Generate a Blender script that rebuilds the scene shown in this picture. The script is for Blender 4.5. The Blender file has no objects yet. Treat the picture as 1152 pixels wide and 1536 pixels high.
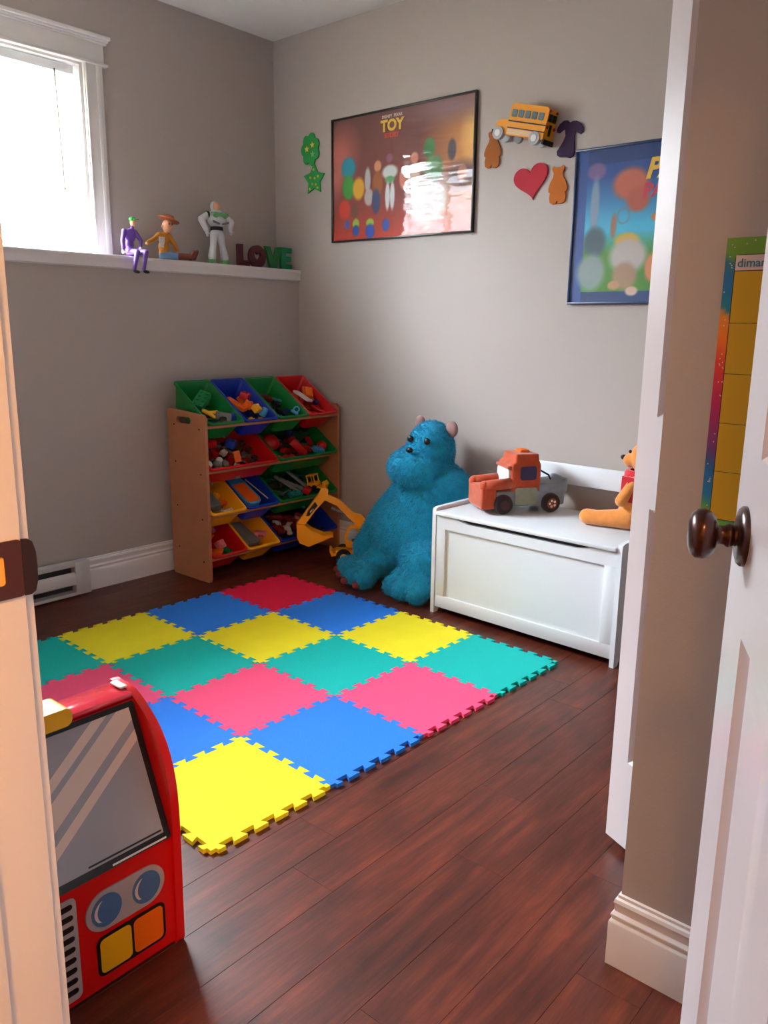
import bpy, bmesh, math, random
import numpy as np
from mathutils import Vector, Matrix, Euler
random.seed(7)
SC = bpy.context.scene
COL = SC.collection
PI = math.pi

# ------------------------------------------------------------------ camera
def setup_camera():
    yaw, pitch, roll = -0.7071322661780813, -0.22217833471876391, 0.01251372095877912
    f = Vector((math.cos(pitch)*math.sin(yaw), math.cos(pitch)*math.cos(yaw), math.sin(pitch)))
    r = f.cross(Vector((0, 0, 1))).normalized(); u = r.cross(f)
    c, s = math.cos(roll), math.sin(roll)
    X = r*c + u*s; Y = -r*s + u*c; Z = -f
    m = Matrix(((X.x, Y.x, Z.x, 3.512970643539808), (X.y, Y.y, Z.y, -3.337815480296042),
                (X.z, Y.z, Z.z, 1.248602027471448), (0, 0, 0, 1)))
    cam = bpy.data.objects.new('camera', bpy.data.cameras.new('camera'))
    COL.objects.link(cam); cam.matrix_world = m
    cam.data.sensor_width = 36; cam.data.sensor_fit = 'AUTO'
    cam.data.lens = 1223.2414 / 1536 * 36
    cam.data.clip_start = 0.02
    SC.camera = cam
setup_camera()

# ------------------------------------------------------------------ world and lights
w = bpy.data.worlds.new('overcast_sky'); SC.world = w; w.use_nodes = True
wn = w.node_tree.nodes; wn['Background'].inputs[0].default_value = (0.80, 0.90, 1.0, 1)
wn['Background'].inputs[1].default_value = 8.0

def area(name, loc, rot, sx, sy, power, col, portal=False, spread=None):
    l = bpy.data.lights.new(name, 'AREA'); l.shape = 'RECTANGLE'; l.size = sx; l.size_y = sy
    l.energy = power; l.color = col
    if spread: l.spread = spread
    o = bpy.data.objects.new(name, l); COL.objects.link(o); o.location = loc; o.rotation_euler = rot
    if portal: l.cycles.is_portal = True
    return o
# daylight entering through the window (sky portal) and skylight seen outside the glass
area('window_portal', (-0.30, -1.88, 1.99), (0, -PI/2, 0), 0.84, 1.42, 1, (1, 1, 1), portal=True)
area('daylight_outside', (-1.35, -1.95, 2.95), (0, -PI/2+0.66, 0), 1.1, 2.6, 340, (0.84, 0.93, 1.0))
# warm ceiling lamp of the hallway behind the camera
area('hallway_lamp', (4.05, -4.1, 2.60), (0, 0, 0), 0.4, 0.4, 22, (1.0, 0.45, 0.12))

SC.view_settings.view_transform = 'Standard'
SC.view_settings.look = 'None'
SC.view_settings.gamma = 1
SC.view_settings.exposure = 1.9
SC.view_settings.use_curve_mapping = False

# ------------------------------------------------------------------ materials
MATS = {}
def lin(c):
    return tuple((x/12.92 if x <= .04045 else ((x+.055)/1.055)**2.4) for x in c)
def mat(name, rgb, rough=.5, metal=0., bump=0., bscale=60., sheen=0., coat=0., var=0., vscale=8., spec=None, objvar=0., trans=0., emit=0.):
    """rgb given as sRGB 0-255"""
    if name in MATS: return MATS[name]
    m = bpy.data.materials.new(name); m.use_nodes = True
    nt = m.node_tree; b = nt.nodes['Principled BSDF']
    c = lin([x/255 for x in rgb])
    b.inputs['Base Color'].default_value = (*c, 1)
    b.inputs['Roughness'].default_value = rough; b.inputs['Metallic'].default_value = metal
    if sheen: b.inputs['Sheen Weight'].default_value = sheen
    if coat: b.inputs['Coat Weight'].default_value = coat; b.inputs['Coat Roughness'].default_value = .12
    if spec is not None: b.inputs['Specular IOR Level'].default_value = spec
    if trans: b.inputs['Transmission Weight'].default_value = trans
    tc = nt.nodes.new('ShaderNodeTexCoord')
    if var or objvar:
        mix = nt.nodes.new('ShaderNodeMix'); mix.data_type = 'RGBA'; mix.blend_type = 'MULTIPLY'
        mix.inputs['Factor'].default_value = 1
        mix.inputs['A'].default_value = (*c, 1)
        n = nt.nodes.new('ShaderNodeTexNoise'); n.inputs['Scale'].default_value = vscale; n.inputs['Detail'].default_value = 4
        nt.links.new(tc.outputs['Object'], n.inputs['Vector'])
        r = nt.nodes.new('ShaderNodeMapRange'); r.inputs['From Min'].default_value = .3; r.inputs['From Max'].default_value = .7
        r.inputs['To Min'].default_value = 1-var; r.inputs['To Max'].default_value = 1.0
        nt.links.new(n.outputs['Fac'], r.inputs['Value'])
        val = r.outputs['Result']
        if objvar:
            oi = nt.nodes.new('ShaderNodeObjectInfo')
            r2 = nt.nodes.new('ShaderNodeMapRange'); r2.inputs['To Min'].default_value = 1-objvar; r2.inputs['To Max'].default_value = 1
            nt.links.new(oi.outputs['Random'], r2.inputs['Value'])
            mu = nt.nodes.new('ShaderNodeMath'); mu.operation = 'MULTIPLY'
            nt.links.new(val, mu.inputs[0]); nt.links.new(r2.outputs['Result'], mu.inputs[1]); val = mu.outputs[0]
        nt.links.new(val, mix.inputs['B'])
        nt.links.new(mix.outputs['Result'], b.inputs['Base Color'])
    if bump:
        n2 = nt.nodes.new('ShaderNodeTexNoise'); n2.inputs['Scale'].default_value = bscale; n2.inputs['Detail'].default_value = 3
        nt.links.new(tc.outputs['Object'], n2.inputs['Vector'])
        bp = nt.nodes.new('ShaderNodeBump'); bp.inputs['Strength'].default_value = bump; bp.inputs['Distance'].default_value = .003
        nt.links.new(n2.outputs['Fac'], bp.inputs['Height']); nt.links.new(bp.outputs['Normal'], b.inputs['Normal'])
    if emit:
        b.inputs['Emission Color'].default_value = (*c, 1); b.inputs['Emission Strength'].default_value = emit
    MATS[name] = m
    return m

M_WALL = mat('greige_wall_paint', (184, 174, 168), .55, bump=.12, bscale=180, var=.03, vscale=1.5)
M_CEIL = mat('ceiling_paint', (226, 224, 222), .8, bump=.15, bscale=120)
M_TRIM = mat('white_trim_paint', (232, 228, 226), .35, bump=.03, bscale=30)
M_DOOR = mat('white_door_paint', (214, 207, 210), .3, bump=.04, bscale=40)
M_CHEST = mat('white_lacquer', (218, 224, 230), .3)
M_BLACK = mat('black_plastic', (18, 17, 18), .4)
M_DARK = mat('dark_gap', (10, 8, 8), .9)
M_BRONZE = mat('oil_rubbed_bronze', (74, 34, 26), .28, metal=.55, coat=.4, var=.5, vscale=30)
M_STRIKE = mat('bronze_strike_metal', (78, 38, 30), .4, metal=.3)
M_MAPLE = mat('maple_veneer', (184, 120, 82), .5, var=.1, vscale=10)
M_BRASS = mat('raw_jamb_wood', (255, 190, 90), .6)

def wood_floor():
    m = bpy.data.materials.new('cherry_laminate'); m.use_nodes = True; nt = m.node_tree; N = nt.nodes; L = nt.links
    b = N['Principled BSDF']
    tc = N.new('ShaderNodeTexCoord'); oi = N.new('ShaderNodeObjectInfo')
    geo = N.new('ShaderNodeNewGeometry')
    off = N.new('ShaderNodeVectorMath'); off.operation = 'ADD'
    cmb = N.new('ShaderNodeCombineXYZ')
    mul = N.new('ShaderNodeMath'); mul.operation = 'MULTIPLY'; mul.inputs[1].default_value = 37
    L.new(oi.outputs['Random'], mul.inputs[0]); L.new(mul.outputs[0], cmb.inputs[2])
    L.new(geo.outputs['Position'], off.inputs[0]); L.new(cmb.outputs[0], off.inputs[1])
    def noise(sx, sy, scale, det=5, dist=0., cont=False):
        mp = N.new('ShaderNodeMapping'); mp.inputs['Scale'].default_value = (sx, sy, 1)
        L.new(geo.outputs['Position'] if cont else off.outputs[0], mp.inputs['Vector'])
        n = N.new('ShaderNodeTexNoise'); n.inputs['Scale'].default_value = scale; n.inputs['Detail'].default_value = det
        n.inputs['Distortion'].default_value = dist
        L.new(mp.outputs[0], n.inputs['Vector']); return n
    n1 = noise(12, .9, 3.6, 6, .25); n2 = noise(2.2, 1.2, 3.2, 4, .5, True); n3 = noise(70, 5, 3, 4)
    cr = N.new('ShaderNodeValToRGB'); e = cr.color_ramp.elements
    e[0].position = .22; e[0].color = (*lin((66/255, 27/255, 19/255)), 1)
    e[1].position = .82; e[1].color = (*lin((122/255, 56/255, 34/255)), 1)
    k = cr.color_ramp.elements.new(.52); k.color = (*lin((94/255, 40/255, 25/255)), 1)
    L.new(n1.outputs['Fac'], cr.inputs['Fac'])
    mr = N.new('ShaderNodeMapRange'); mr.inputs['From Min'].default_value = .3; mr.inputs['From Max'].default_value = .6
    mr.inputs['To Min'].default_value = .60; mr.inputs['To Max'].default_value = 1.06
    L.new(n2.outputs['Fac'], mr.inputs['Value'])
    mr2 = N.new('ShaderNodeMapRange'); mr2.inputs['To Min'].default_value = .95; mr2.inputs['To Max'].default_value = 1.08
    L.new(oi.outputs['Random'], mr2.inputs['Value'])
    mm = N.new('ShaderNodeMath'); mm.operation = 'MULTIPLY'; L.new(mr.outputs[0], mm.inputs[0]); L.new(mr2.outputs[0], mm.inputs[1])
    mr3 = N.new('ShaderNodeMapRange'); mr3.inputs['From Min'].default_value = .3; mr3.inputs['From Max'].default_value = .7
    mr3.inputs['To Min'].default_value = .74; mr3.inputs['To Max'].default_value = 1.18
    L.new(n3.outputs['Fac'], mr3.inputs['Value'])
    mm2 = N.new('ShaderNodeMath'); mm2.operation = 'MULTIPLY'; L.new(mm.outputs[0], mm2.inputs[0]); L.new(mr3.outputs[0], mm2.inputs[1])
    mix = N.new('ShaderNodeMix'); mix.data_type = 'RGBA'; mix.blend_type = 'MULTIPLY'; mix.inputs['Factor'].default_value = 1
    L.new(cr.outputs['Color'], mix.inputs['A']); L.new(mm2.outputs[0], mix.inputs['B'])
    L.new(mix.outputs['Result'], b.inputs['Base Color'])
    b.inputs['Roughness'].default_value = .42
    bp = N.new('ShaderNodeBump'); bp.inputs['Strength'].default_value = .15; bp.inputs['Distance'].default_value = .002
    L.new(n3.outputs['Fac'], bp.inputs['Height']); L.new(bp.outputs['Normal'], b.inputs['Normal'])
    return m
M_FLOOR = wood_floor()

def color_attr_mat(name, rough=.5, coat=0.):
    m = bpy.data.materials.new(name); m.use_nodes = True; nt = m.node_tree
    a = nt.nodes.new('ShaderNodeVertexColor'); a.layer_name = 'print'
    nt.links.new(a.outputs['Color'], nt.nodes['Principled BSDF'].inputs['Base Color'])
    nt.nodes['Principled BSDF'].inputs['Roughness'].default_value = rough
    return m

def clear_sheet(name, wavy=0., tint=(1, 1, 1), ior=1.5, wscale=(3, 3, 9), rough=.02):
    m = bpy.data.materials.new(name); m.use_nodes = True; nt = m.node_tree; N = nt.nodes; L = nt.links
    N.remove(N['Principled BSDF'])
    t = N.new('ShaderNodeBsdfTransparent'); t.inputs[0].default_value = (*tint, 1)
    g = N.new('ShaderNodeBsdfGlossy'); g.inputs['Roughness'].default_value = rough
    fr = N.new('ShaderNodeFresnel'); fr.inputs['IOR'].default_value = ior
    mx = N.new('ShaderNodeMixShader')
    if wavy:
        tc = N.new('ShaderNodeTexCoord'); mp = N.new('ShaderNodeMapping'); mp.inputs['Scale'].default_value = wscale
        n = N.new('ShaderNodeTexNoise'); n.inputs['Scale'].default_value = 1.6; n.inputs['Detail'].default_value = 1
        L.new(tc.outputs['Object'], mp.inputs[0]); L.new(mp.outputs[0], n.inputs['Vector'])
        bp = N.new('ShaderNodeBump'); bp.inputs['Strength'].default_value = wavy; bp.inputs['Distance'].default_value = .004
        L.new(n.outputs['Fac'], bp.inputs['Height']); L.new(bp.outputs['Normal'], g.inputs['Normal'])
    ge = N.new('ShaderNodeNewGeometry'); iv = N.new('ShaderNodeMath'); iv.operation = 'SUBTRACT'; iv.inputs[0].default_value = 1
    ml = N.new('ShaderNodeMath'); ml.operation = 'MULTIPLY'
    L.new(ge.outputs['Backfacing'], iv.inputs[1]); L.new(fr.outputs[0], ml.inputs[0]); L.new(iv.outputs[0], ml.inputs[1])
    L.new(ml.outputs[0], mx.inputs[0]); L.new(t.outputs[0], mx.inputs[1]); L.new(g.outputs[0], mx.inputs[2])
    L.new(mx.outputs[0], N['Material Output'].inputs['Surface'])
    return m
M_GLASS = clear_sheet('window_glass')

# ------------------------------------------------------------------ geometry helpers
def link_mesh(name, me, m=None, parent=None, loc=(0, 0, 0), rot=(0, 0, 0), label=None):
    o = bpy.data.objects.new(name, me); COL.objects.link(o)
    if m is not None and not me.materials: me.materials.append(m)
    o.location = loc; o.rotation_euler = rot
    if parent is not None: o.parent = parent
    if label: o['label'] = label
    return o

class B:
    def __init__(s): s.bm = bmesh.new()
    def _add(s, vs, M=None):
        if M is not None:
            for v in vs: v.co = M @ v.co
        return vs
    def box(s, x0, x1, y0, y1, z0, z1, M=None, bev=0):
        g = bmesh.ops.create_cube(s.bm, size=1)
        vs = g['verts']
        for v in vs: v.co = Vector(((x0+x1)/2+v.co.x*(x1-x0), (y0+y1)/2+v.co.y*(y1-y0), (z0+z1)/2+v.co.z*(z1-z0)))
        if bev:
            es = list({e for v in vs for e in v.link_edges})
            r = bmesh.ops.bevel(s.bm, geom=es, offset=bev, segments=2, affect='EDGES', profile=.5)
            vs = list({v for f in r['faces'] for v in f.verts} | {v for v in vs if v.is_valid})
        s._add(vs, M); return s
    def cyl(s, p0, p1, r0, r1=None, n=20, caps=True, M=None):
        r1 = r0 if r1 is None else r1
        p0 = Vector(p0); p1 = Vector(p1); d = p1-p0
        g = bmesh.ops.create_cone(s.bm, cap_ends=caps, segments=n, radius1=max(r0, 1e-5), radius2=max(r1, 1e-5), depth=d.length)
        q = d.to_track_quat('Z', 'Y').to_matrix().to_4x4()
        T = Matrix.Translation((p0+p1)/2) @ q
        if M is not None: T = M @ T
        for v in g['verts']: v.co = T @ v.co
        return s
    def sph(s, c, r, n=16, M=None, R=None):
        if not hasattr(r, '__len__'): r = (r, r, r)
        g = bmesh.ops.create_uvsphere(s.bm, u_segments=n, v_segments=max(6, n*2//3), radius=1)
        T = Matrix.Translation(c) @ ((Euler(R).to_matrix().to_4x4()) if R else Matrix.Identity(4)) @ Matrix.Diagonal((*r, 1))
        if M is not None: T = M @ T
        for v in g['verts']: v.co = T @ v.co
        return s
    def caps(s, p0, p1, r0, r1=None, n=14):
        r1 = r0 if r1 is None else r1
        s.sph(p0, r0, n); s.sph(p1, r1, n); s.cyl(p0, p1, r0, r1, n, caps=True); return s
    def prism(s, poly, h0, h1, plane='xy', M=None, holes=None):
        """extrude a 2-D polygon from h0 to h1 along the remaining axis"""
        def P(a, b, h):
            return {'xy': (a, b, h), 'xz': (a, h, b), 'yz': (h, a, b)}[plane]
        loops = [poly] + (holes or [])
        vs = []
        if not holes:
            bot = [s.bm.verts.new(P(a, b, h0)) for a, b in poly]
            top = [s.bm.verts.new(P(a, b, h1)) for a, b in poly]
            s.bm.faces.new(bot[::-1]); s.bm.faces.new(top)
            n = len(poly)
            for i in range(n): s.bm.faces.new((bot[i], bot[(i+1) % n], top[(i+1) % n], top[i]))
            vs = bot+top
        else:
            es = []
            allb = []
            for lp in loops:
                bv = [s.bm.verts.new(P(a, b, h0)) for a, b in lp]; allb.append(bv)
                es += [s.bm.edges.new((bv[i], bv[(i+1) % len(bv)])) for i in range(len(bv))]
            r = bmesh.ops.triangle_fill(s.bm, use_beauty=True, use_dissolve=False, edges=es)
            fs = [g for g in r['geom'] if isinstance(g, bmesh.types.BMFace)]
            ex = bmesh.ops.extrude_face_region(s.bm, geom=fs)
            nv = [g for g in ex['geom'] if isinstance(g, bmesh.types.BMVert)]
            d = Vector(P(0, 0, h1)) - Vector(P(0, 0, h0))
            for v in nv: v.co += d
            vs = nv + [v for b in allb for v in b]
        s._add(vs, M); return s
    def lathe(s, prof, n=28, M=None):
        """prof: list of (r, z), revolved about z"""
        rings = []
        vs = []
        for r, z in prof:
            if r < 1e-6:
                v = s.bm.verts.new((0, 0, z)); rings.append([v]); vs.append(v)
            else:
                ring = [s.bm.verts.new((r*math.cos(2*PI*k/n), r*math.sin(2*PI*k/n), z)) for k in range(n)]
                rings.append(ring); vs += ring
        for a, b in zip(rings, rings[1:]):
            for k in range(n):
                k2 = (k+1) % n
                if len(a) == 1 and len(b) == 1: continue
                if len(a) == 1: s.bm.faces.new((a[0], b[k2], b[k]))
                elif len(b) == 1: s.bm.faces.new((a[k], a[k2], b[0]))
                else: s.bm.faces.new((a[k], a[k2], b[k2], b[k]))
        s._add(vs, M); return s
    def mesh(s, smooth=None, name='m', bevel=0, bseg=2):
        if bevel:
            es = [e for e in s.bm.edges if len(e.link_faces) == 2 and e.calc_face_angle(0) > .6]
            bmesh.ops.bevel(s.bm, geom=es, offset=bevel, segments=bseg, affect='EDGES', profile=.5, clamp_overlap=True)
        bmesh.ops.recalc_face_normals(s.bm, faces=s.bm.faces)
        me = bpy.data.meshes.new(name); 
        if smooth is True:
            for f in s.bm.faces: f.smooth = True
        elif smooth:
            for f in s.bm.faces: f.smooth = True
            for e in s.bm.edges: e.smooth = (len(e.link_faces) != 2) or e.calc_face_angle(0) < smooth
        s.bm.to_mesh(me); s.bm.free(); return me
    def obj(s, name, m, parent=None, loc=(0, 0, 0), rot=(0, 0, 0), smooth=.6, bevel=0, bseg=2, label=None):
        return link_mesh(name, s.mesh(smooth, name, bevel, bseg), m, parent, loc, rot, label)

def remeshed(b, voxel, name, m, parent=None, loc=(0, 0, 0), rot=(0, 0, 0), smooth=6, disp=0, label=None):
    """union of overlapping solids as ONE continuous smooth surface"""
    me = b.mesh(True, name)
    o = bpy.data.objects.new('tmp', me); COL.objects.link(o)
    r = o.modifiers.new('r', 'REMESH'); r.mode = 'VOXEL'; r.voxel_size = voxel; r.use_smooth_shade = True
    if smooth:
        sm = o.modifiers.new('s', 'SMOOTH'); sm.factor = .5; sm.iterations = smooth
    dg = bpy.context.evaluated_depsgraph_get(); dg.update()
    me2 = bpy.data.meshes.new_from_object(o.evaluated_get(dg)); me2.name = name
    bpy.data.objects.remove(o); bpy.data.meshes.remove(me)
    me2.materials.clear()
    me2.shade_smooth() if hasattr(me2, 'shade_smooth') else None
    return link_mesh(name, me2, m, parent, loc, rot, label)

def tag(o, label=None, cat=None, group=None, kind=None):
    if label: o['label'] = label
    if cat: o['category'] = cat
    if group: o['group'] = group
    if kind: o['kind'] = kind
    return o
def empty(name, loc=(0, 0, 0), rz=0., label=None, cat=None, group=None, kind=None, rot=None):
    o = bpy.data.objects.new(name, None); COL.objects.link(o); o.location = loc
    o.rotation_euler = rot if rot else (0, 0, rz); o.empty_display_size = .05
    return tag(o, label, cat, group, kind)
def struct(o): o['kind'] = 'structure'; return o
def dup(o, parent=None):
    c = o.copy(); COL.objects.link(c)
    if parent is not None: c.parent = parent
    for ch in list(o.children): dup(ch, c)
    return c
def rrect(x0, x1, y0, y1, r, n=5):
    pts = []
    for cx, cy, a in ((x1-r, y0+r, -90), (x1-r, y1-r, 0), (x0+r, y1-r, 90), (x0+r, y0+r, 180)):
        for k in range(n+1):
            t = math.radians(a+90*k/n); pts.append((cx+r*math.cos(t), cy+r*math.sin(t)))
    return pts
def ellipse(cx, cy, rx, ry, n=32, a0=0):
    return [(cx+rx*math.cos(2*PI*k/n+a0), cy+ry*math.sin(2*PI*k/n+a0)) for k in range(n)]
def text_mesh(txt, size, depth, bold=0., shear=0.):
    cu = bpy.data.curves.new('t', 'FONT'); cu.body = txt; cu.size = size; cu.extrude = depth/2
    cu.offset = bold; cu.shear = shear; cu.align_x = 'CENTER'; cu.align_y = 'CENTER'; cu.resolution_u = 4
    o = bpy.data.objects.new('t', cu); COL.objects.link(o)
    dg = bpy.context.evaluated_depsgraph_get(); dg.update()
    me = bpy.data.meshes.new_from_object(o.evaluated_get(dg)); bpy.data.objects.remove(o)
    me.materials.clear()
    return me

# ================================================================== THE SETTING
H = 2.775; RX = -.184
HY0, HY1 = -3.0, -3.12            # room face / hallway face of the doorway wall
# floor: sub-floor slab with every plank as its own piece
fl = struct(empty('floor'))
B().box(-.02, 4.75, -5.1, .02, -.06, -.014).obj('subfloor', mat('joint_brown', (46, 22, 16), .8), fl)
PW = .1325; cache = {}
def plank_mesh(L_):
    k = round(L_, 3)
    if k not in cache:
        b = B(); b.box(.0003, PW-.0003, .0002, L_-.0002, -.013, 0)
        cache[k] = b.mesh(None, 'plank', bevel=.0005, bseg=1); cache[k].materials.append(M_FLOOR)
    return cache[k]
x = 2.12-17*PW; i = 0
while x < 4.6:
    y = -5.05 + (0 if i % 1 else 0); first = [.45, 1.05, .75, .25, .9, .6][i % 6]; L_ = first
    while y < -.001:
        L2 = min(L_, 0-y)
        if L2 > .02:
            p = link_mesh('plank', plank_mesh(L2), None, fl, (x, y, 0))
        y += L2; L_ = 1.21
    x += PW; i += 1

struct(B().box(-.6, 4.8, -5.1, .15, H, H+.1).obj('ceiling', M_CEIL))
# lower left wall, furred out below the ledge
struct(B().box(-.40, 0, -3.12, 0, -.02, 1.50).obj('wall_left', M_WALL))
# upper left wall with the window opening
WY0, WY1, WZ0, WZ1 = -2.60, -1.165, 1.56, 2.41
b = B(); b.box(-.40, RX, -3.12, WY0, 1.50, H).box(-.40, RX, WY1, 0, 1.50, H).box(-.40, RX, WY0, WY1, WZ1, H).box(-.40, RX, WY0, WY1, 1.50, WZ0-.006)
struct(b.obj('wall_left_upper', M_WALL))
struct(B().box(-.40, 4.6, 0, .12, -.02, H).obj('wall_back', M_WALL))
# closet front and the short return wall with the chart
struct(B().box(2.96, 3.06, -1.95, -1.82, -.02, H).box(2.96, 3.06, -1.82, -.12, 2.16, H).box(2.96, 3.06, -.12, 0, -.02, H).obj('wall_closet', M_WALL))
struct(B().box(3.06, 3.72, -1.95, -1.85, -.02, H).obj('wall_return', M_WALL))
struct(B().box(3.62, 3.72, -3.0, -1.95, -.02, H).obj('wall_right', M_WALL))
struct(B().box(3.66, 3.76, -1.85, 0, -.02, H).obj('wall_closet_inside', M_WALL))
# doorway wall
JX0, JX1, DZ = 2.777, 3.53, 2.12
struct(B().box(-.2, JX0-.02, HY1, HY0, -.02, H).box(JX1+.02, 4.7, HY1, HY0, -.02, H).box(JX0-.02, JX1+.02, HY1, HY0, DZ+.02, H).obj('wall_front', M_WALL))
# hallway
struct(B().box(1.75, 1.85, -5.0, HY1, -.02, H).obj('wall_hall_left', M_WALL))
struct(B().box(4.6, 4.7, -5.0, 0, -.02, H).obj('wall_hall_right', M_WALL))
struct(B().box(1.75, 4.7, -5.1, -5.0, -.02, H).obj('wall_hall_back', M_WALL))

# baseboards: moulded profile swept along runs. profile (depth, z)
BP = [(0, 0), (.016, 0), (.016, .096), (.0145, .100), (.0115, .103), (.0115, .107), (.0135, .110), (.0135, .114), (.0085, .121), (.0085, .134), (.0105, .140), (.0085, .147), (.0045, .150), (.0045, .156), (0, .158)]
def baseboard(name, pts):
    """pts: polyline with the board on its left-hand side normal"""
    bm = bmesh.new(); rings = []
    n = len(pts)
    for k in range(n):
        p = Vector(pts[k])
        d0 = (Vector(pts[k])-Vector(pts[k-1])).normalized() if k > 0 else None
        d1 = (Vector(pts[k+1])-Vector(pts[k])).normalized() if k < n-1 else None
        if d0 is None: d0 = d1
        if d1 is None: d1 = d0
        n0 = Vector((-d0.y, d0.x)); n1 = Vector((-d1.y, d1.x)); m = (n0+n1).normalized(); m = m/m.dot(n0)
        rings.append([bm.verts.new((p.x+m.x*a, p.y+m.y*a, z)) for a, z in BP])
    for a, c in zip(rings, rings[1:]):
        for q in range(len(BP)):
            q2 = (q+1) % len(BP); bm.faces.new((a[q], a[q2], c[q2], c[q]))
    bm.faces.new(rings[0]); bm.faces.new(rings[-1][::-1])
    s = B(); s.bm.free(); s.bm = bm
    return struct(s.obj(name, M_TRIM, smooth=.5))
baseboard('baseboard_left', [(0, 0), (0, -3.0)])
baseboard('baseboard_back', [(2.96, 0), (.017, 0)])
baseboard('baseboard_return', [(3.61, -1.95), (2.96, -1.95), (2.96, -1.83)][::-1][::-1])
baseboard('baseboard_right', [(3.62, -3.0), (3.62, -1.97)])
baseboard('baseboard_front', [(.017, -3.0), (JX0-.09, -3.0)])

# ledge on top of the furred-out wall
b = B(); b.box(RX, .021, -3.0, 0, 1.546, 1.560, bev=.003)
struct(b.obj('trim_1', M_TRIM))
b = B(); b.box(0.0005, .017, -3.0, 0, 1.504, 1.546, bev=.003).box(0.0005, .020, -3.0, 0, 1.538, 1.546)
struct(b.obj('trim_2', M_TRIM)); 
struct(B().box(-.18, -.001, -3.0, 0, 1.4985, 1.5455).obj('ledge_core', M_TRIM)); bpy.data.objects['ledge_core'].name = 'trim_3'

# ------------------------------------------------------------------ window
M_SASH = mat('white_vinyl_sash', (240, 241, 243), .3)
win = struct(empty('window_1', (0, 0, 0)))
def casing_profile(b, y0, y1, z0, z1):
    b.box(RX, RX+.017, y0, y1, z0, z1, bev=.003)
    w_ = y1-y0
    b.box(RX, RX+.023, y0+w_*.06, y0+w_*.2, z0, z1, bev=.003)
    b.box(RX, RX+.021, y1-w_*.35, y1-w_*.12, z0, z1, bev=.004)
b = B(); casing_profile(b, -1.165, -1.07, 1.5605, 2.41); b.obj('side_casing', M_TRIM, win)
b = B(); casing_profile(b, -2.695, -2.60, 1.5605, 2.41); b.obj('side_casing', M_TRIM, win)
b = B(); b.box(RX, RX+.018, -2.71, -1.06, 2.41, 2.505, bev=.002)
b.box(RX, RX+.030, -2.725, -1.045, 2.405, 2.417, bev=.003)
for k, (dx, z0, z1) in enumerate(((.024, 2.497, 2.507), (.032, 2.507, 2.517), (.042, 2.517, 2.532))):
    b.box(RX, RX+dx, -2.71-dx*.6, -1.06+dx*.6, z0, z1, bev=.002)
b.obj('header_casing', M_TRIM, win)
b = B(); b.box(-.392, RX, WY1-.014, WY1, WZ0, WZ1).box(-.392, RX, WY0, WY0+.014, WZ0, WZ1).box(-.392, RX, WY0+.014, WY1-.014, WZ1-.014, WZ1).box(-.392, RX-.001, WY0+.014, WY1-.014, WZ0-.005, WZ0+.010)
b.obj('jamb_liner', M_TRIM, win)
fr = B(); y0, y1, z0, z1 = WY0+.014, WY1-.014, WZ0+.010, WZ1-.014
fr.box(-.375, -.335, y0, y0+.045, z0, z1).box(-.375, -.335, y1-.045, y1, z0, z1).box(-.375, -.335, y0+.045, y1-.045, z0, z0+.045).box(-.375, -.335, y0+.045, y1-.045, z1-.045, z1)
ym = (y0+y1)/2; fr.box(-.37, -.33, ym-.025, ym+.025, z0+.045, z1-.045)
fro = fr.obj('sash_frame', M_SASH, win, bevel=.003)
for a, c in ((y0+.045, ym-.025), (ym+.025, y1-.045)):
    B().box(-.357, -.353, a, c, z0+.045, z1-.045).obj('pane', M_GLASS, fro)

# horizontal blind hanging in the reveal
M_SLAT = mat('cream_blind_slat', (238, 228, 205), .4)
bl = empty('window_blind', (-.235, 0, 0), label='white horizontal slat blind hanging inside the bright window', cat='blind')
BY0, BY1 = -2.575, -1.19
B().box(-.022, .022, BY0, BY1, 2.355, 2.392, bev=.003).obj('head_rail', M_SASH, bl)
sb = B(); R_ = Matrix.Rotation(math.radians(33), 4, 'Y')
prof = [(-.0125, 0), (-.006, .0016), (0, .0022), (.006, .0016), (.0125, 0), (.0125, .0005), (0, .0027), (-.0125, .0005)]
sb.prism(prof, BY0, BY1, 'xz', M=R_)
sm_ = sb.mesh(.6, 'slat'); sm_.materials.append(M_SLAT)
z = 2.340
while z > 1.62:
    link_mesh('slat', sm_, None, bl, (0, 0, z)); z -= .0215
B().box(-.013, .013, BY0, BY1, 1.590, 1.606, bev=.003).obj('bottom_rail', M_SASH, bl)
for yy in (-1.30, -1.88, -2.46):
    B().cyl((.0135, yy, 1.6), (.0135, yy, 2.36), .0007, n=6).cyl((-.0135, yy, 1.6), (-.0135, yy, 2.36), .0007, n=6).obj('ladder_cord', M_SASH, bl)
B().cyl((.026, -1.285, 2.36), (.03, -1.275, 1.86), .0035, n=8).sph((.03, -1.275, 1.855), .006, 8).obj('tilt_wand', mat('clear_grey_wand', (120, 112, 100), .2), bl)

# ------------------------------------------------------------------ doorway jambs, strike plate
b = B()
b.box(JX0-.02, JX0, HY1-.002, HY0+.002, 0, DZ, bev=.0015)
struct(b.obj('trim_4', M_TRIM))
struct(B().box(JX0, JX0+.011, HY1+.0, HY1+.066, 0, DZ-.011, bev=.002).obj('trim_5', M_TRIM))       # stop, strike side
struct(B().box(JX1, JX1+.02, HY1-.002, HY0+.002, 0, DZ, bev=.0015).obj('trim_6', M_TRIM))
struct(B().box(JX0, JX1, HY1-.002, HY0+.002, DZ, DZ+.02).obj('trim_7', M_TRIM))
b = B(); b.box(JX0-.085, JX0-.010, HY0+.001, HY0+.015, .0, DZ+.085, bev=.003).box(JX1+.006, JX1+.085, HY0+.001, HY0+.015, 0, DZ+.085, bev=.003).box(JX0-.006, JX1+.006, HY0+.001, HY0+.015, DZ+.006, DZ+.085, bev=.003)
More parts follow.
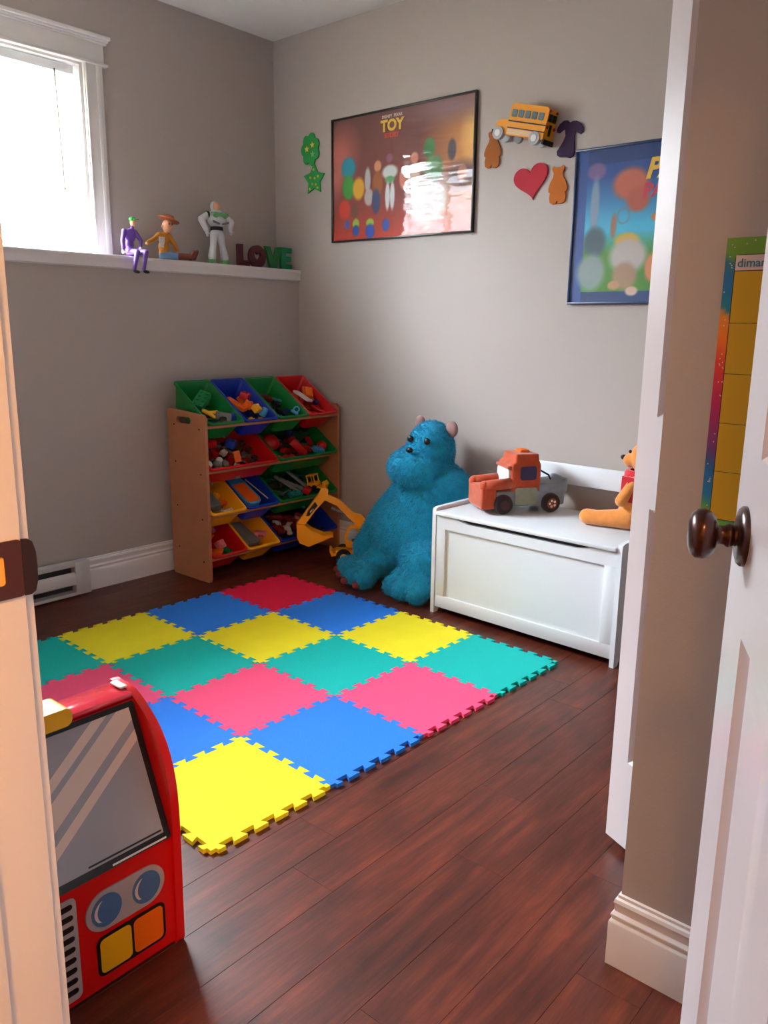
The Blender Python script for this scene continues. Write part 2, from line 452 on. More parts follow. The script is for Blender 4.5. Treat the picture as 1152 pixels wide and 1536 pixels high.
struct(b.obj('trim_8', M_TRIM))
b = B(); b.box(JX0-.085, JX0-.006, HY1-.015, HY1-.0025, .0, DZ+.085, bev=.003).box(JX1+.006, JX1+.085, HY1-.015, HY1-.0025, 0, DZ+.085, bev=.003).box(JX0-.006, JX1+.006, HY1-.015, HY1-.0025, DZ+.006, DZ+.085, bev=.003)
struct(b.obj('trim_9', M_TRIM))
SZ = 1.025
st = empty('strike_plate', (JX0, HY0, SZ), label='dark bronze strike plate screwed to the left door jamb', cat='strike plate')
# plate in the jamb plane, lip curling past the room edge
hole = rrect(-.031, -.016, -.014, .014, .003, 3)
pl = B()
pl.prism(rrect(-.052, .001, -.0275, .0275, .004, 3), .0, .0022, 'yz', holes=[hole])
lip = [(0, -.0275), (.006, -.027), (.010, -.024), (.0125, -.014), (.013, 0), (.0125, .014), (.010, .024), (.006, .027), (0, .0275)]
pl.obj('plate', M_STRIKE, st)
B().prism(lip, .0, .0026, 'yz', M=Matrix.Translation((0, .001, 0)) @ Matrix.Rotation(-.25, 4, 'Z')).obj('lip', mat('dark_bronze_lip', (44, 24, 24), .4, metal=.3), st, label='curved dark lip')
B().box(.0001, .0006, -.032, -.015, -.015, .015).obj('latch_recess', M_BRASS, st, label='bare orange wood showing through the latch hole')
for zz in (-.021, .021):
    B().cyl((.002, -.032, zz), (.0032, -.032, zz), .0042, .0032, 16).obj('screw', M_BRONZE, st)

# ------------------------------------------------------------------ panelled doors
def door_leaf(name, W_, Ht, T, stile, panels, loc, rz, m=M_DOOR, kind='structure'):
    """leaf in local x (0..W_), y (0..T); panels = list of (x0,x1,z0,z1) recessed on both faces"""
    root = empty(name, loc, rz); root['kind'] = kind
    xs = sorted({0, W_} | {p[0] for p in panels} | {p[1] for p in panels}); zs = sorted({0, Ht} | {p[2] for p in panels} | {p[3] for p in panels})
    b = B()
    for a, c in zip(xs, xs[1:]):
        for d, e in zip(zs, zs[1:]):
            inside = any(p[0] <= (a+c)/2 <= p[1] and p[2] <= (d+e)/2 <= p[3] for p in panels)
            if not inside: b.box(a, c, 0, T, d, e)
    bmesh.ops.remove_doubles(b.bm, verts=b.bm.verts, dist=1e-5)
    # drop internal faces
    seen = {}
    for f in list(b.bm.faces):
        k = tuple(round(v, 4) for v in f.calc_center_median()); seen.setdefault(k, []).append(f)
    bmesh.ops.delete(b.bm, geom=[f for fs in seen.values() if len(fs) > 1 for f in fs], context='FACES')
    b.obj('leaf_frame', m, root, smooth=None)
    for x0, x1, z0, z1 in panels:
        q = B(); dpt = .009
        for side in (0, 1):
            def Y(d): return d if side == 0 else T-d
            rings = []
            for ins, d in ((0, 0.0), (.004, .0045), (.010, dpt), (.030, dpt), (.042, .003), (.046, .0025)):
                rings.append([q.bm.verts.new(v) for v in ((x0+ins, Y(d), z0+ins), (x1-ins, Y(d), z0+ins), (x1-ins, Y(d), z1-ins), (x0+ins, Y(d), z1-ins))])
            for r0, r1 in zip(rings, rings[1:]):
                for k in range(4): q.bm.faces.new((r0[k], r0[(k+1) % 4], r1[(k+1) % 4], r1[k]))
            q.bm.faces.new(rings[-1])
        q.obj('panel', m, root, smooth=.5)
    return root
# entrance door, hinged on the right jamb and swung into the room
az = math.radians(26.0)                              # opening direction measured from +y towards -x
dirx, diry = -math.sin(az), math.cos(az)
Kx, Ky = 3.262, -2.462                               # knob spindle on the visible face
DW = .665
HXp, HYp = Kx-dirx*(DW-.064)+.036*diry, Ky-diry*(DW-.064)-.036*dirx
rz = math.atan2(diry, dirx)                          # local x runs from hinge to free edge
Wd = DW
d2 = door_leaf('door_2', Wd, 2.09, .036, .1, [(.105, .29, .235, .930), (.375, .56, .235, .930), (.105, .29, 1.115, 1.62), (.375, .56, 1.115, 1.62), (.105, .29, 1.72, 1.98), (.375, .56, 1.72, 1.98)],
               (HXp-0, HYp-0, .012), rz)
# visible face must be the one facing the left: local +y after rotation
kn = empty('knob_set', (Wd-.064, .036, 1.040-.012)); kn.parent = d2
kn.scale = (.95, .95, .80); kn.rotation_euler = (-PI/2, 0, 0)                    # local z out of the face
B().lathe([(0, 0), (.0335, 0), (.0335, .004), (.031, .0075), (.026, .0095), (.018, .011), (.0, .011)], 40).obj('rosette', M_BRONZE, kn)
B().lathe([(.0, .009), (.0125, .009), (.0115, .014), (.0135, .018), (.0135, .021), (.0105, .026), (.0105, .034), (.0125, .037), (0, .037)], 32).obj('shank', M_BRONZE, kn)
B().lathe([(0, .034), (.012, .034), (.021, .0375), (.0265, .044), (.0285, .052), (.0275, .060), (.0225, .0665), (.014, .0695), (.0, .0705)], 40).obj('knob', M_BRONZE, kn)
# bifold closet door, front leaf half open and its partner behind
LW = .345
pv = Vector((3.013, -1.671)); fold = Vector((2.776, -1.561)); ang = math.atan2(fold.y-pv.y, fold.x-pv.x); LW = (fold-pv).length
pn = [(.06, LW-.055, .222, .842), (.06, LW-.055, 1.045, 1.93)]
d1 = door_leaf('door_1', LW, 2.10, .032, .06, pn, (pv.x, pv.y, .022), ang)
fv = Vector((2.776, -1.561)); tr = Vector((3.0, -1.40)); ang2 = math.atan2(tr.y-fv.y, tr.x-fv.x)
d1b = door_leaf('door_3', LW+.01, 2.10, .032, .06, pn, (fv.x-.002, fv.y+.036, .022), ang2)
B().cyl((.02, .016, -.022), (.02, .016, .0), .008, n=12).box(.0, .07, -.002, .034, -.0215, -.012).obj('floor_pivot', M_BLACK, d1)
struct(B().box(2.985, 3.02, -1.82, -.12, 2.135, 2.1605).obj('trim_10', M_TRIM))

# ------------------------------------------------------------------ baseboard heater
hm = mat('white_enamel_heater', (206, 202, 200), .35)
bh = empty('baseboard_heater', (0, -1.43, .0), label='low white electric baseboard heater on the left wall floor line', cat='heater')
Lh = 1.1
b = B(); b.box(.017, .022, -Lh, -.0752, .022, .163).box(.017, .062, -Lh, -.0752, .1605, .168).box(.057, .062, -Lh, -.0752, .148, .1605); b.obj('back_housing', hm, bh)
b = B(); b.prism([(.052, .120), (.062, .112), (.066, .100), (.066, .064), (.062, .060), (.062, .098), (.058, .108), (.050, .116)], -Lh, -.0752, 'xz'); b.obj('front_panel', hm, bh)
B().box(.017, .065, -Lh, -.0752, .010, .024).obj('base_tray', hm, bh)
for ya, yb in ((-.075, .0),):
    B().box(.017, .0655, ya, yb, .010, .168, bev=.003).obj('end_cap', hm, bh)
b = B()
for k in range(66): b.box(.026, .050, -.085-k*.015, -.083-k*.015, .050, .095)
o = b.obj('heating_fins', mat('aluminium_fin', (120, 112, 104), .4, metal=.7), bh); o['kind'] = 'stuff'
B().box(.0222, .0245, -Lh, -.0754, .026, .155).obj('slot_shade_strip', mat('heater_slot_shade', (58, 54, 50), .7), bh)  # dark strip added before the housing to paint shade into the slots
B().cyl((.04, -Lh+.02, .085), (.04, -.07, .085), .008, n=10).obj('heating_rod', mat('dark_steel', (70, 62, 58), .4, metal=.8), bh)

# ================================================================== FOAM MAT
T = .4002562; MX, MY, MA = .5266, -.6293, -.03279
FC = {'r': mat('foam_red', (226, 24, 70), .75, bump=.6, bscale=260, spec=.3), 'p': mat('foam_pink_red', (250, 84, 134), .75, bump=.6, bscale=260, spec=.3),
      'b': mat('foam_blue', (40, 130, 244), .75, bump=.6, bscale=260, spec=.3), 'y': mat('foam_yellow', (250, 238, 40), .75, bump=.6, bscale=260, spec=.3, var=.06, vscale=9),
      'g': mat('foam_green', (0, 190, 184), .75, bump=.6, bscale=260, spec=.3)}
def edge_curve():
    h, ov, a, n = .0255, .0125, .040, 12
    p = [(0, 0), (a, 0), (a, h)]
    s = 1
    for k in range(1, n):
        u = k/n
        p += [(u+ov, s*h), (u-ov, -s*h)]; s = -s
    p += [(1-a, s*h), (1-a, 0), (1, 0)]
    return p
EC = edge_curve()
out = [(u*T, -T+v*T) for u, v in EC[:-1]] + [(T+v*T, -T+u*T) for u, v in EC[:-1]] + [(u*T, v*T) for u, v in EC[::-1][:-1]] + [(v*T, -T+u*T) for u, v in EC[::-1][:-1]]
cx, cy = T/2, -T/2
out = [(cx+(x-cx)*.9965, cy+(y-cy)*.9965) for x, y in out]
tb = B(); tb.prism(out, 0.0005, .0125, 'xy'); tile_me = tb.mesh(None, 'foam_tile')
TL = {(0, 0): ('r', 'red foam floor tile at the far corner of the mat near the toy rack'),
 (0, 1): ('b', 'blue foam floor tile just in front of the turquoise plush feet'),
 (0, 2): ('y', 'yellow foam floor tile beside the left end of the white chest'),
 (0, 3): ('g', 'green foam floor tile at the mat corner in front of the white chest'),
 (1, 0): ('b', 'blue foam floor tile nearest the side panel of the wooden toy rack'),
 (1, 1): ('y', 'yellow foam floor tile inside the mat with four-way neighbours, beyond the central pink one'),
 (1, 2): ('g', 'green foam floor tile inside the mat between two yellow and two pink tiles'),
 (1, 3): ('p', 'pink foam floor tile on the right edge of the mat'),
 (2, 0): ('y', 'yellow foam floor tile on the mat edge nearest the baseboard heater'),
 (2, 1): ('g', 'green foam floor tile just right of the yellow tile nearest the heater'),
 (2, 2): ('p', 'pink foam floor tile in the middle of the mat'),
 (2, 3): ('b', 'blue foam floor tile on the right edge of the mat beside the near yellow corner'),
 (3, 0): ('g', 'green foam floor tile cut off by the left door jamb'),
 (3, 1): ('p', 'pink foam floor tile seen just above the red toy truck front'),
 (3, 2): ('b', 'blue foam floor tile partly hidden behind the right side of the red toy truck front'),
 (3, 3): ('y', 'yellow foam floor tile at the near corner of the mat')}
ca, sa = math.cos(MA), math.sin(MA)
for (i, j), (c, lab) in TL.items():
    me = tile_me.copy(); me.materials.append(FC[c])
    a, bb = j*T, -i*T
    o = link_mesh('foam_tile', me, None, None, (MX+a*ca-bb*sa, MY+a*sa+bb*ca, 0), (0, 0, MA), lab)
    tag(o, cat='foam tile', group='interlocking foam floor tiles')
#PART2
# ================================================================== TOY RACK AND BINS
OX, OY = .05, -.955
rk = empty('toy_rack', (OX, OY, 0), label='light maple toy rack with four tiers of tilted bins in the corner', cat='shelf')
side = [(0, .012), (.01, 0), (.29, 0), (.30, .012), (.30, .815), (.285, .832), (.015, .848), (0, .835)]
slot = rrect(.075, .190, .781, .814, .0155, 5)
for k, ya in enumerate((0, .909)):
    B().prism(side, ya, ya+.016, 'xz', holes=[slot]).obj('side_panel', M_MAPLE, rk, smooth=.5)
TZ = [.772, .552, .328, .112]
for z in TZ:
    B().cyl((.288, .016, z), (.288, .909, z), .0085, n=14).obj('front_rail', M_MAPLE, rk)
    zb = z+.180 if z < .7 else .800
    B().cyl((.020, .016, zb), (.020, .909, zb), .0085, n=14).obj('back_rail', M_MAPLE, rk)
    for xx, zz in ((.255, z-.01), (.055, z+.035 if z < .7 else z-.0)):
        B().cyl((xx, -.0012, zz), (xx, .001, zz), .0045, n=12).obj('screw', M_DARK, rk)
BC = {'green': mat('bin_green', (0, 122, 50), .35, coat=.1), 'blue': mat('bin_blue', (10, 50, 170), .35, coat=.1), 'red': mat('bin_red', (205, 14, 18), .35, coat=.1), 'yellow': mat('bin_yellow', (252, 178, 22), .35, coat=.1)}
SLA = math.radians(34)
def bin_mesh(W_, L_=.345, D=.125):
    bm = bmesh.new()
    def ring(ins, z, r):
        f = ins
        return [bm.verts.new((x, y, z)) for x, y in rrect(f, L_-f, -W_/2+f*.8, W_/2-f*.8, r, 4)]
    rs = [ring(.037, -D, .02), ring(.012, -.012, .014), ring(.012, -.010, .014), ring(.001, -.010, .016), ring(.0, -.002, .017), ring(.002, 0, .016), ring(.012, 0, .012), ring(.0145, -.003, .012), ring(.0395, -D+.003, .018)]
    for a, b_ in zip(rs, rs[1:]):
        n = len(a)
        for k in range(n): bm.faces.new((a[k], a[(k+1) % n], b_[(k+1) % n], b_[k]))
    bm.faces.new(rs[0][::-1]); bm.faces.new(rs[-1])
    s = B(); s.bm.free(); s.bm = bm
    return s.mesh(.7, 'storage_bin')
BINS = {}
def bin_(key, col, tier, y0, y1, label):
    W_ = y1-y0-.004
    me = bin_mesh(W_); me.materials.append(BC[col])
    c_, s_ = math.cos(SLA), math.sin(SLA)
    M = Matrix(((-c_, 0, s_, OX+.316), (0, -1, 0, OY+(y0+y1)/2), (s_, 0, c_, TZ[tier]+.016), (0, 0, 0, 1)))
    o = link_mesh('storage_bin', me); o.matrix_world = M
    tag(o, label, 'bin', 'plastic toy bins in the rack'); BINS[key] = (M, W_)
    return o
q = .2225
bin_('1a', 'green', 0, .018, .018+q, 'green plastic bin on the top tier behind the handle slot, holding a green block')
bin_('1b', 'blue', 0, .018+q, .018+2*q, 'blue plastic bin on the top tier with orange and yellow toys')
bin_('1c', 'green', 0, .018+2*q, .018+3*q, 'green plastic bin on the top tier between the blue and red bins')
bin_('1d', 'red', 0, .018+3*q, .907, 'red plastic bin on the top tier with a white grid toy')
bin_('2a', 'red', 1, .018, .018+2*q, 'wide red plastic bin on the second tier')
bin_('2b', 'green', 1, .018+2*q, .907, 'wide green plastic bin on the second tier full of red toys')
bin_('3a', 'yellow', 2, .018, .018+q, 'yellow plastic bin on the third tier')
bin_('3b', 'blue', 2, .018+q, .018+2*q, 'blue plastic bin on the third tier holding a blue and orange toy')
bin_('3c', 'green', 2, .018+2*q, .907, 'wide green plastic bin on the third tier behind the digger arm')
bin_('4a', 'red', 3, .018, .018+q, 'red plastic bin on the bottom tier against the side panel')
bin_('4b', 'yellow', 3, .018+q, .018+2*q, 'yellow plastic bin on the bottom tier holding a grey box')
bin_('4c', 'blue', 3, .018+2*q, .907, 'wide blue plastic bin on the bottom tier behind the digger bucket')

# ---- toys in the bins: prototypes
PC = {}
def pm(c):
    cols = {'red': (200, 20, 24), 'dark red': (110, 16, 22), 'blue': (20, 70, 180), 'light blue': (70, 160, 215), 'green': (0, 120, 62), 'dark green': (14, 84, 58), 'yellow': (250, 190, 40), 'orange': (240, 105, 25),
            'grey': (120, 126, 128), 'dark grey': (52, 54, 58), 'white': (228, 224, 220), 'black': (24, 22, 26), 'teal': (30, 130, 135), 'pink': (230, 130, 140), 'brown': (84, 52, 34), 'silver': (180, 182, 186), 'dark blue': (22, 30, 92)}
    if c not in PC: PC[c] = mat('toy_'+c.replace(' ', '_'), cols[c], .35)
    return PC[c]
def block_mesh(L_, W_, H_, nx, ny):
    b = B(); b.box(-L_/2, L_/2, -W_/2, W_/2, 0, H_, bev=.0008)
    for i in range(nx):
        for j in range(ny):
            cx, cy = -L_/2+L_*(i+.5)/nx, -W_/2+W_*(j+.5)/ny
            b.cyl((cx, cy, H_), (cx, cy, H_+.0045), min(L_/nx, W_/ny)*.3, n=10)
    return b.mesh(.6, 'toy_block')
def arch_mesh():
    p = [(-.03, 0), (-.016, 0), (-.013, .012), (0, .018), (.013, .012), (.016, 0), (.03, 0), (.03, .03), (-.03, .03)]
    return B().prism(p, -.012, .012, 'xz').mesh(.6, 'toy_arch', bevel=.001)
def wheel_mesh():
    b = B(); b.lathe([(0, -.009), (.008, -.009), (.01, -.006), (.014, -.006), (.015, -.01), (.021, -.009), (.023, -.004), (.023, .004), (.021, .009), (.015, .01), (.014, .006), (.01, .006), (.008, .009), (0, .009)], 20)
    return b.mesh(.6, 'toy_wheel')
def stick_mesh():
    b = B(); b.box(-.055, .055, -.0055, .0055, 0, .007, bev=.001)
    for k in range(6): b.cyl((-.045+k*.018, 0, .007), (-.045+k*.018, 0, .010), .0035, n=8)
    return b.mesh(.6, 'toy_beam')
def car_mesh():
    b = B(); b.prism([(-.034, .006), (.034, .006), (.036, .014), (.018, .017), (.008, .028), (-.018, .028), (-.026, .018), (-.036, .016)], -.014, .014, 'xz')
    for sx in (-.021, .021):
        for sy in (-.0155, .0155): b.cyl((sx, sy-.003, .007), (sx, sy+.003, .007), .008, n=12)
    return b.mesh(.6, 'toy_car', bevel=.0008)
def tri_mesh():
    return B().prism([(-.025, 0), (.025, 0), (.025, .008), (-.018, .035), (-.025, .035)], -.015, .015, 'xz').mesh(.6, 'toy_wedge', bevel=.001)
PROTO = {'block': ('building_block', block_mesh(.064, .032, .020, 4, 2)), 'cube': ('building_block', block_mesh(.034, .034, .026, 2, 2)), 'big': ('building_block', block_mesh(.10, .05, .032, 4, 2)),
         'arch': ('arch_block', arch_mesh()), 'wheel': ('ring_toy', wheel_mesh()), 'stick': ('toy_beam', stick_mesh()), 'car': ('toy_car', car_mesh()), 'wedge': ('wedge_block', tri_mesh())}
CATS = {'block': 'toy block', 'cube': 'toy block', 'big': 'toy block', 'arch': 'toy block', 'wheel': 'toy ring', 'stick': 'toy beam', 'car': 'toy car', 'wedge': 'toy block'}
PMC = {}
def toy(kind, col, key, x, y, z, rot=(0, 0, 0), label=None, group=None, scale=1.0):
    nm, me0 = PROTO[kind]
    if (kind, col) not in PMC:
        me = me0.copy(); me.materials.append(pm(col)); PMC[(kind, col)] = me
    o = link_mesh(nm, PMC[(kind, col)])
    o.matrix_world = BINS[key][0] @ Matrix.Translation((x, y, z)) @ Euler(rot).to_matrix().to_4x4() @ Matrix.Diagonal((scale, scale, scale, 1))
    return tag(o, label, CATS[kind], group)
def part_of(me_or_b, nm, m, key, x, y, z, rot, label, cat):
    o = link_mesh(nm, me_or_b.mesh(.6, nm), m)
    o.matrix_world = BINS[key][0] @ Matrix.Translation((x, y, z)) @ Euler(rot).to_matrix().to_4x4()
    return tag(o, label, cat)
BINTXT = {'1a': 'the top green bin behind the handle slot', '1b': 'the blue bin of the top tier', '1c': 'the top green bin next to the red one', '1d': 'the red bin of the top tier', '2a': 'the wide red bin of the second tier',
          '2b': 'the wide green bin of the second tier', '3a': 'the yellow bin of the third tier', '3b': 'the blue bin of the third tier', '3c': 'the wide green bin of the third tier', '4a': 'the red bin of the bottom tier', '4b': 'the yellow bin of the bottom tier', '4c': 'the wide blue bin of the bottom tier'}
KT = {'block': 'studded block', 'cube': 'square block', 'big': 'large studded block', 'arch': 'arched block', 'wheel': 'toy ring', 'stick': 'thin beam', 'car': 'toy car', 'wedge': 'wedge block'}
SHORT = {'1a': 'leftmost top green bin', '1b': 'top-tier blue bin', '1c': 'second top green bin', '1d': 'top-tier red bin', '2a': 'wide red second-tier bin', '2b': 'wide green second-tier bin',
         '3a': 'yellow third-tier bin', '3b': 'blue third-tier bin', '3c': 'wide green third-tier bin', '4a': 'red bottom-tier bin', '4b': 'yellow bottom-tier bin', '4c': 'wide blue bottom-tier bin'}
def fill(key, spec, n, zt=-.075, seed=1):
    """loose pieces lying in a grid-like jumble so that they do not sit inside each other"""
    rnd = random.Random(seed); W_ = BINS[key][1]
    ny = max(2, int((W_-.10)/.052)+1); nx = 4; cells = [(a, c) for a in range(nx) for c in range(ny)]
    rows = ['front', 'lower middle', 'upper middle', 'back']
    cols = {2: ['right', 'left'], 3: ['right', 'centre', 'left']}.get(ny) or ['far right', 'right', 'right of centre', 'centre', 'left of centre', 'left', 'far left'][:7]
    for lay in (0, 1):
        rnd.shuffle(cells)
        for (a, c) in cells[:n]:
            kind, col = spec[rnd.randrange(len(spec))]
            x = .062+a*.060+rnd.uniform(-.006, .006); y = -W_/2+.055+(W_-.11)*c/(ny-1)+rnd.uniform(-.006, .006)
            z = -.118+lay*.036+(3-a)*.004*lay
            toy(kind, col, key, x, y, z, (rnd.uniform(-.35, .35)*lay, rnd.uniform(-.3, .3)*lay, rnd.uniform(0, 3.1)), f"{'upper' if lay else 'buried'} {col} {KT[kind]}, {rows[a]} {cols[min(c, len(cols)-1)]} of {SHORT[key]}", f'loose {col} {KT[kind]}s in the {SHORT[key]}', .85)
fill('1a', [('block', 'grey'), ('cube', 'grey'), ('stick', 'grey'), ('wheel', 'dark grey'), ('block', 'dark green')], 8, seed=3)
fill('1b', [('block', 'orange'), ('cube', 'red'), ('block', 'dark blue'), ('cube', 'yellow')], 8, seed=4)
fill('1c', [('block', 'dark green'), ('cube', 'black'), ('stick', 'teal'), ('wheel', 'black'), ('block', 'dark blue')], 10, seed=5)
fill('1d', [('block', 'red'), ('cube', 'red'), ('block', 'orange'), ('wedge', 'red')], 10, seed=6)
fill('2a', [('block', 'grey'), ('cube', 'white'), ('block', 'brown'), ('arch', 'red'), ('wheel', 'dark grey'), ('stick', 'grey'), ('cube', 'brown')], 22, seed=7)
fill('2b', [('block', 'red'), ('arch', 'red'), ('cube', 'dark red'), ('stick', 'teal'), ('block', 'red'), ('wheel', 'dark grey')], 22, seed=8)
fill('3a', [('block', 'white'), ('cube', 'yellow'), ('block', 'orange')], 5, seed=9)
fill('3b', [('block', 'dark blue'), ('cube', 'blue')], 5, seed=10)
fill('3c', [('stick', 'grey'), ('stick', 'teal'), ('block', 'dark grey'), ('cube', 'dark grey'), ('stick', 'teal'), ('wheel', 'black'), ('block', 'dark green')], 24, seed=11)
fill('4a', [('cube', 'teal'), ('block', 'orange'), ('cube', 'green'), ('cube', 'pink')], 3, seed=12)
fill('4b', [('block', 'pink'), ('block', 'red')], 4, seed=13)
fill('4c', [('car', 'dark red'), ('car', 'black'), ('block', 'dark red'), ('wheel', 'black'), ('car', 'dark grey')], 20, seed=14)

# ---- toys that can be picked out
toy('big', 'green', '1a', .205, .015, -.040, (.2, .25, 2.2), 'large dark green studded block lying on top in the leftmost top bin', None, 1.15)
b = B(); b.caps((0, 0, 0), (.035, .028, .012), .011, .009).caps((0, 0, 0), (-.030, .034, .006), .012, .009).caps((0, 0, 0), (-.004, -.03, 0), .012, .010)
o = remeshed(b, .004, 'wishbone_toy', pm('yellow')); o.matrix_world = BINS['1a'][0] @ Matrix.Translation((.115, .030, -.028)) @ Euler((0, 0, 2.4)).to_matrix().to_4x4()
tag(o, 'yellow forked toy like a wishbone in the leftmost top green bin', 'toy')
toy('arch', 'grey', '1a', .075, -.035, -.045, (.5, .2, .9), 'grey arched toy piece at the front lip of the leftmost top green bin', None, 1.3)
toy('block', 'blue', '1a', .065, -.075, -.035, (.1, -.9, .3), 'small blue block upright at the front right of the leftmost top green bin', None)
b = B(); b.box(-.062, .062, -.018, .018, 0, .022, bev=.004)
for k in range(6): b.cyl((-.05+k*.02, 0, .022), (-.05+k*.02, 0, .026), .006, n=10)
part_of(b, 'toy_beam', pm('orange'), '1b', .165, .045, -.040, (0, .15, .25), 'long orange studded bar along the left side of the top blue bin', 'toy beam')
toy('cube', 'red', '1b', .20, -.030, -.028, (.3, .2, .5), 'red square block at the back of the top blue bin', None, 1.3)
toy('cube', 'orange', '1b', .135, -.005, -.030, (.1, .1, .7), 'orange square block in the middle of the top blue bin', None, 1.2)
toy('cube', 'yellow', '1b', .10, -.025, -.022, (.2, -.2, .2), 'bright yellow square block in the top blue bin', None, 1.15)
b = B(); b.lathe([(0, 0), (.016, 0), (.019, .004), (.019, .034), (.015, .044), (.006, .047), (0, .047)], 20)
part_of(b, 'toy_barrel', pm('light blue'), '1b', .075, -.062, -.040, (.3, .2, 0), 'light blue rounded barrel toy at the front of the top blue bin', 'toy barrel')
# light blue ring-topped toy in the second green bin
b = B(); b.box(-.02, .02, -.013, .013, 0, .016, bev=.004)
for k in range(14):
    a = math.radians(-40+k*20); b.sph((.014*math.cos(a), 0, .027+.014*math.sin(a)), .0045, 8)
part_of(b, 'clasp_toy', pm('light blue'), '1c', .062, -.055, -.035, (.6, 0, .5), 'light blue ring-topped toy at the front lip of the second top green bin', 'toy')
toy('stick', 'teal', '1c', .20, .015, -.035, (.1, .3, .5), 'teal beam leaning in the back of the second top green bin', None, 1.2)
toy('block', 'dark red', '1c', .19, .05, -.035, (.1, .1, .8), 'dark red block at the left of the second top green bin', None)
# white grid
b = B()
for k in range(5): b.box(-.052+k*.026-.003, -.052+k*.026+.003, -.025, .025, 0, .012)
for k in range(3): b.box(-.055, .055, -.022+k*.022-.003, -.022+k*.022+.003, .0005, .0115)
part_of(b, 'grid_toy', pm('white'), '1d', .165, .035, -.012, (.25, .15, .12), 'white toy grid panel with square holes in the top red bin', 'toy panel')
b = B(); b.box(-.05, .05, -.03, .03, 0, .022, bev=.006).box(-.03, .045, -.024, .024, .02, .040, bev=.008).cyl((.055, -.045, .012), (.055, .045, .012), .009, n=12)
part_of(b, 'toy_vehicle', pm('orange'), '1d', .205, -.045, -.035, (.1, .1, 2.6), 'orange toy vehicle body heaped in the top red bin', 'toy vehicle')
b = B().sph((0, 0, 0), .017, 20); part_of(b, 'toy_ball', pm('dark blue'), '1d', .125, -.045, -.022, (0, 0, 0), 'small dark blue ball in the top red bin', 'ball')
b = B().lathe([(0, 0), (.035, 0), (.042, .006), (.044, .012), (.036, .018), (.030, .016), (.028, .010), (0, .009)], 24)
part_of(b, 'toy_dish', pm('red'), '1d', .085, -.035, -.050, (.3, .2, 0), 'round red toy dish at the front corner of the top red bin', 'toy dish')
# second tier
toy('big', 'red', '2a', .215, .12, -.035, (.1, .2, 1.4), 'large orange-red studded block at the back left of the wide red bin', None, 1.2).active_material
b = B(); b.box(-.028, .028, -.020, .020, 0, .010, bev=.002)
for k in range(4): b.box(-.021+k*.0125, -.015+k*.0125, -.012, .012, .010, .0125)
o = part_of(b, 'slotted_brick', pm('orange'), '2a', .075, .015, -.005, (0, -.75, 0.1), 'orange slatted toy brick standing in the wide red second-tier bin', 'toy brick')
toy('cube', 'blue', '2a', .17, -.02, -.028, (.3, .2, .6), 'dark blue square block beneath the top tier in the wide red bin', None, 1.4)
for k, (x, y) in enumerate(((.085, .17), (.075, .12), (.10, .095), (.07, .075))):
    b = B().sph((0, 0, 0), (.024, .020, .017), 10); o = part_of(b, 'soft_lump', pm('grey' if k % 2 else 'white'), '2a', x, y, -.040, (0, 0, k), None, 'toy')
    tag(o, ['leftmost pale', 'front grey', 'rear pale', 'rightmost grey'][k]+' rounded soft toy lump in the wide red second-tier bin', 'toy', ('pale' if k % 2 == 0 else 'grey')+' rounded toys in the wide red bin')
b = B().lathe([(0, .0), (.050, 0), (.054, .01), (.050, .028), (.036, .044), (.016, .052), (0, .053)], 28)
part_of(b, 'toy_helmet', pm('red'), '2b', .195, .125, -.065, (0, 0, 0), 'large red dome-shaped toy at the left of the wide green second-tier bin', 'toy')
toy('big', 'red', '2b', .115, .005, -.045, (.3, -.5, .9), 'large red studded block tipped up in the middle of the wide green bin', None, 1.15)
b = B().sph((0, 0, 0), .028, 22); part_of(b, 'toy_ball', pm('red'), '2b', .085, -.165, -.022, (0, 0, 0), 'red ball at the right end of the wide green second-tier bin', 'ball')
toy('block', 'light blue', '2b', .060, -.115, -.035, (0, -.2, 1.4), 'light blue block at the front lip of the wide green second-tier bin', None, 1.1)
toy('big', 'dark green', '2b', .21, -.11, -.050, (.2, .1, 2.0), 'large dark green block at the back right of the wide green bin', None)
toy('cube', 'dark blue', '2b', .22, -.02, -.035, (.2, .1, .4), 'dark blue cube at the back of the wide green second-tier bin', None, 1.2)
# third tier
b = B(); b.box(-.07, .07, -.042, .042, 0, .045, bev=.004).box(-.066, .066, -.038, .038, .045, .049)
part_of(b, 'toy_box', pm('grey'), '3a', .160, .022, -.085, (0, .05, .05), 'grey lidded box in the yellow third-tier bin', 'box')
tb3 = empty('toy_tablet', label='blue rounded toy case with a flat orange panel in the third tier', cat='toy')
tb3.matrix_world = BINS['3b'][0] @ Matrix.Translation((.150, .020, -.055)) @ Euler((0, .05, .06)).to_matrix().to_4x4()
B().prism(rrect(-.105, .12, -.055, .055, .045, 8), 0, .028, 'xy').obj('case', pm('light blue'), tb3, bevel=.003)
B().prism(rrect(-.09, .055, -.040, .040, .004, 3), .0281, .031, 'xy').obj('panel', pm('orange'), tb3, label='flat orange panel')
b = B().cyl((-.09, 0, 0), (.09, 0, 0), .0035, n=10); part_of(b, 'toy_rod', pm('silver'), '3b', .15, -.062, -.028, (0, .1, .12), 'thin silver rod lying in the blue third-tier bin', 'rod')
for k, (x, y, a) in enumerate(((.14, .06, .6), (.12, .03, .9), (.17, -.01, .4))):
    toy('stick', 'grey', '3c', x, y, -.03+k*.008, (0, -.1, a), ['leftmost', 'middle', 'rightmost'][k]+' long pale grey track piece on top in the wide green third-tier bin', 'pale track pieces in the wide green third-tier bin', 1.5)
toy('cube', 'red', '3c', .065, -.035, -.040, (.2, .1, .5), 'red block at the front of the wide green third-tier bin', None, 1.1)
toy('block', 'teal', '3c', .060, .06, -.040, (0, 0, 1.5), 'teal block at the front left of the wide green third-tier bin', None, 1.2)
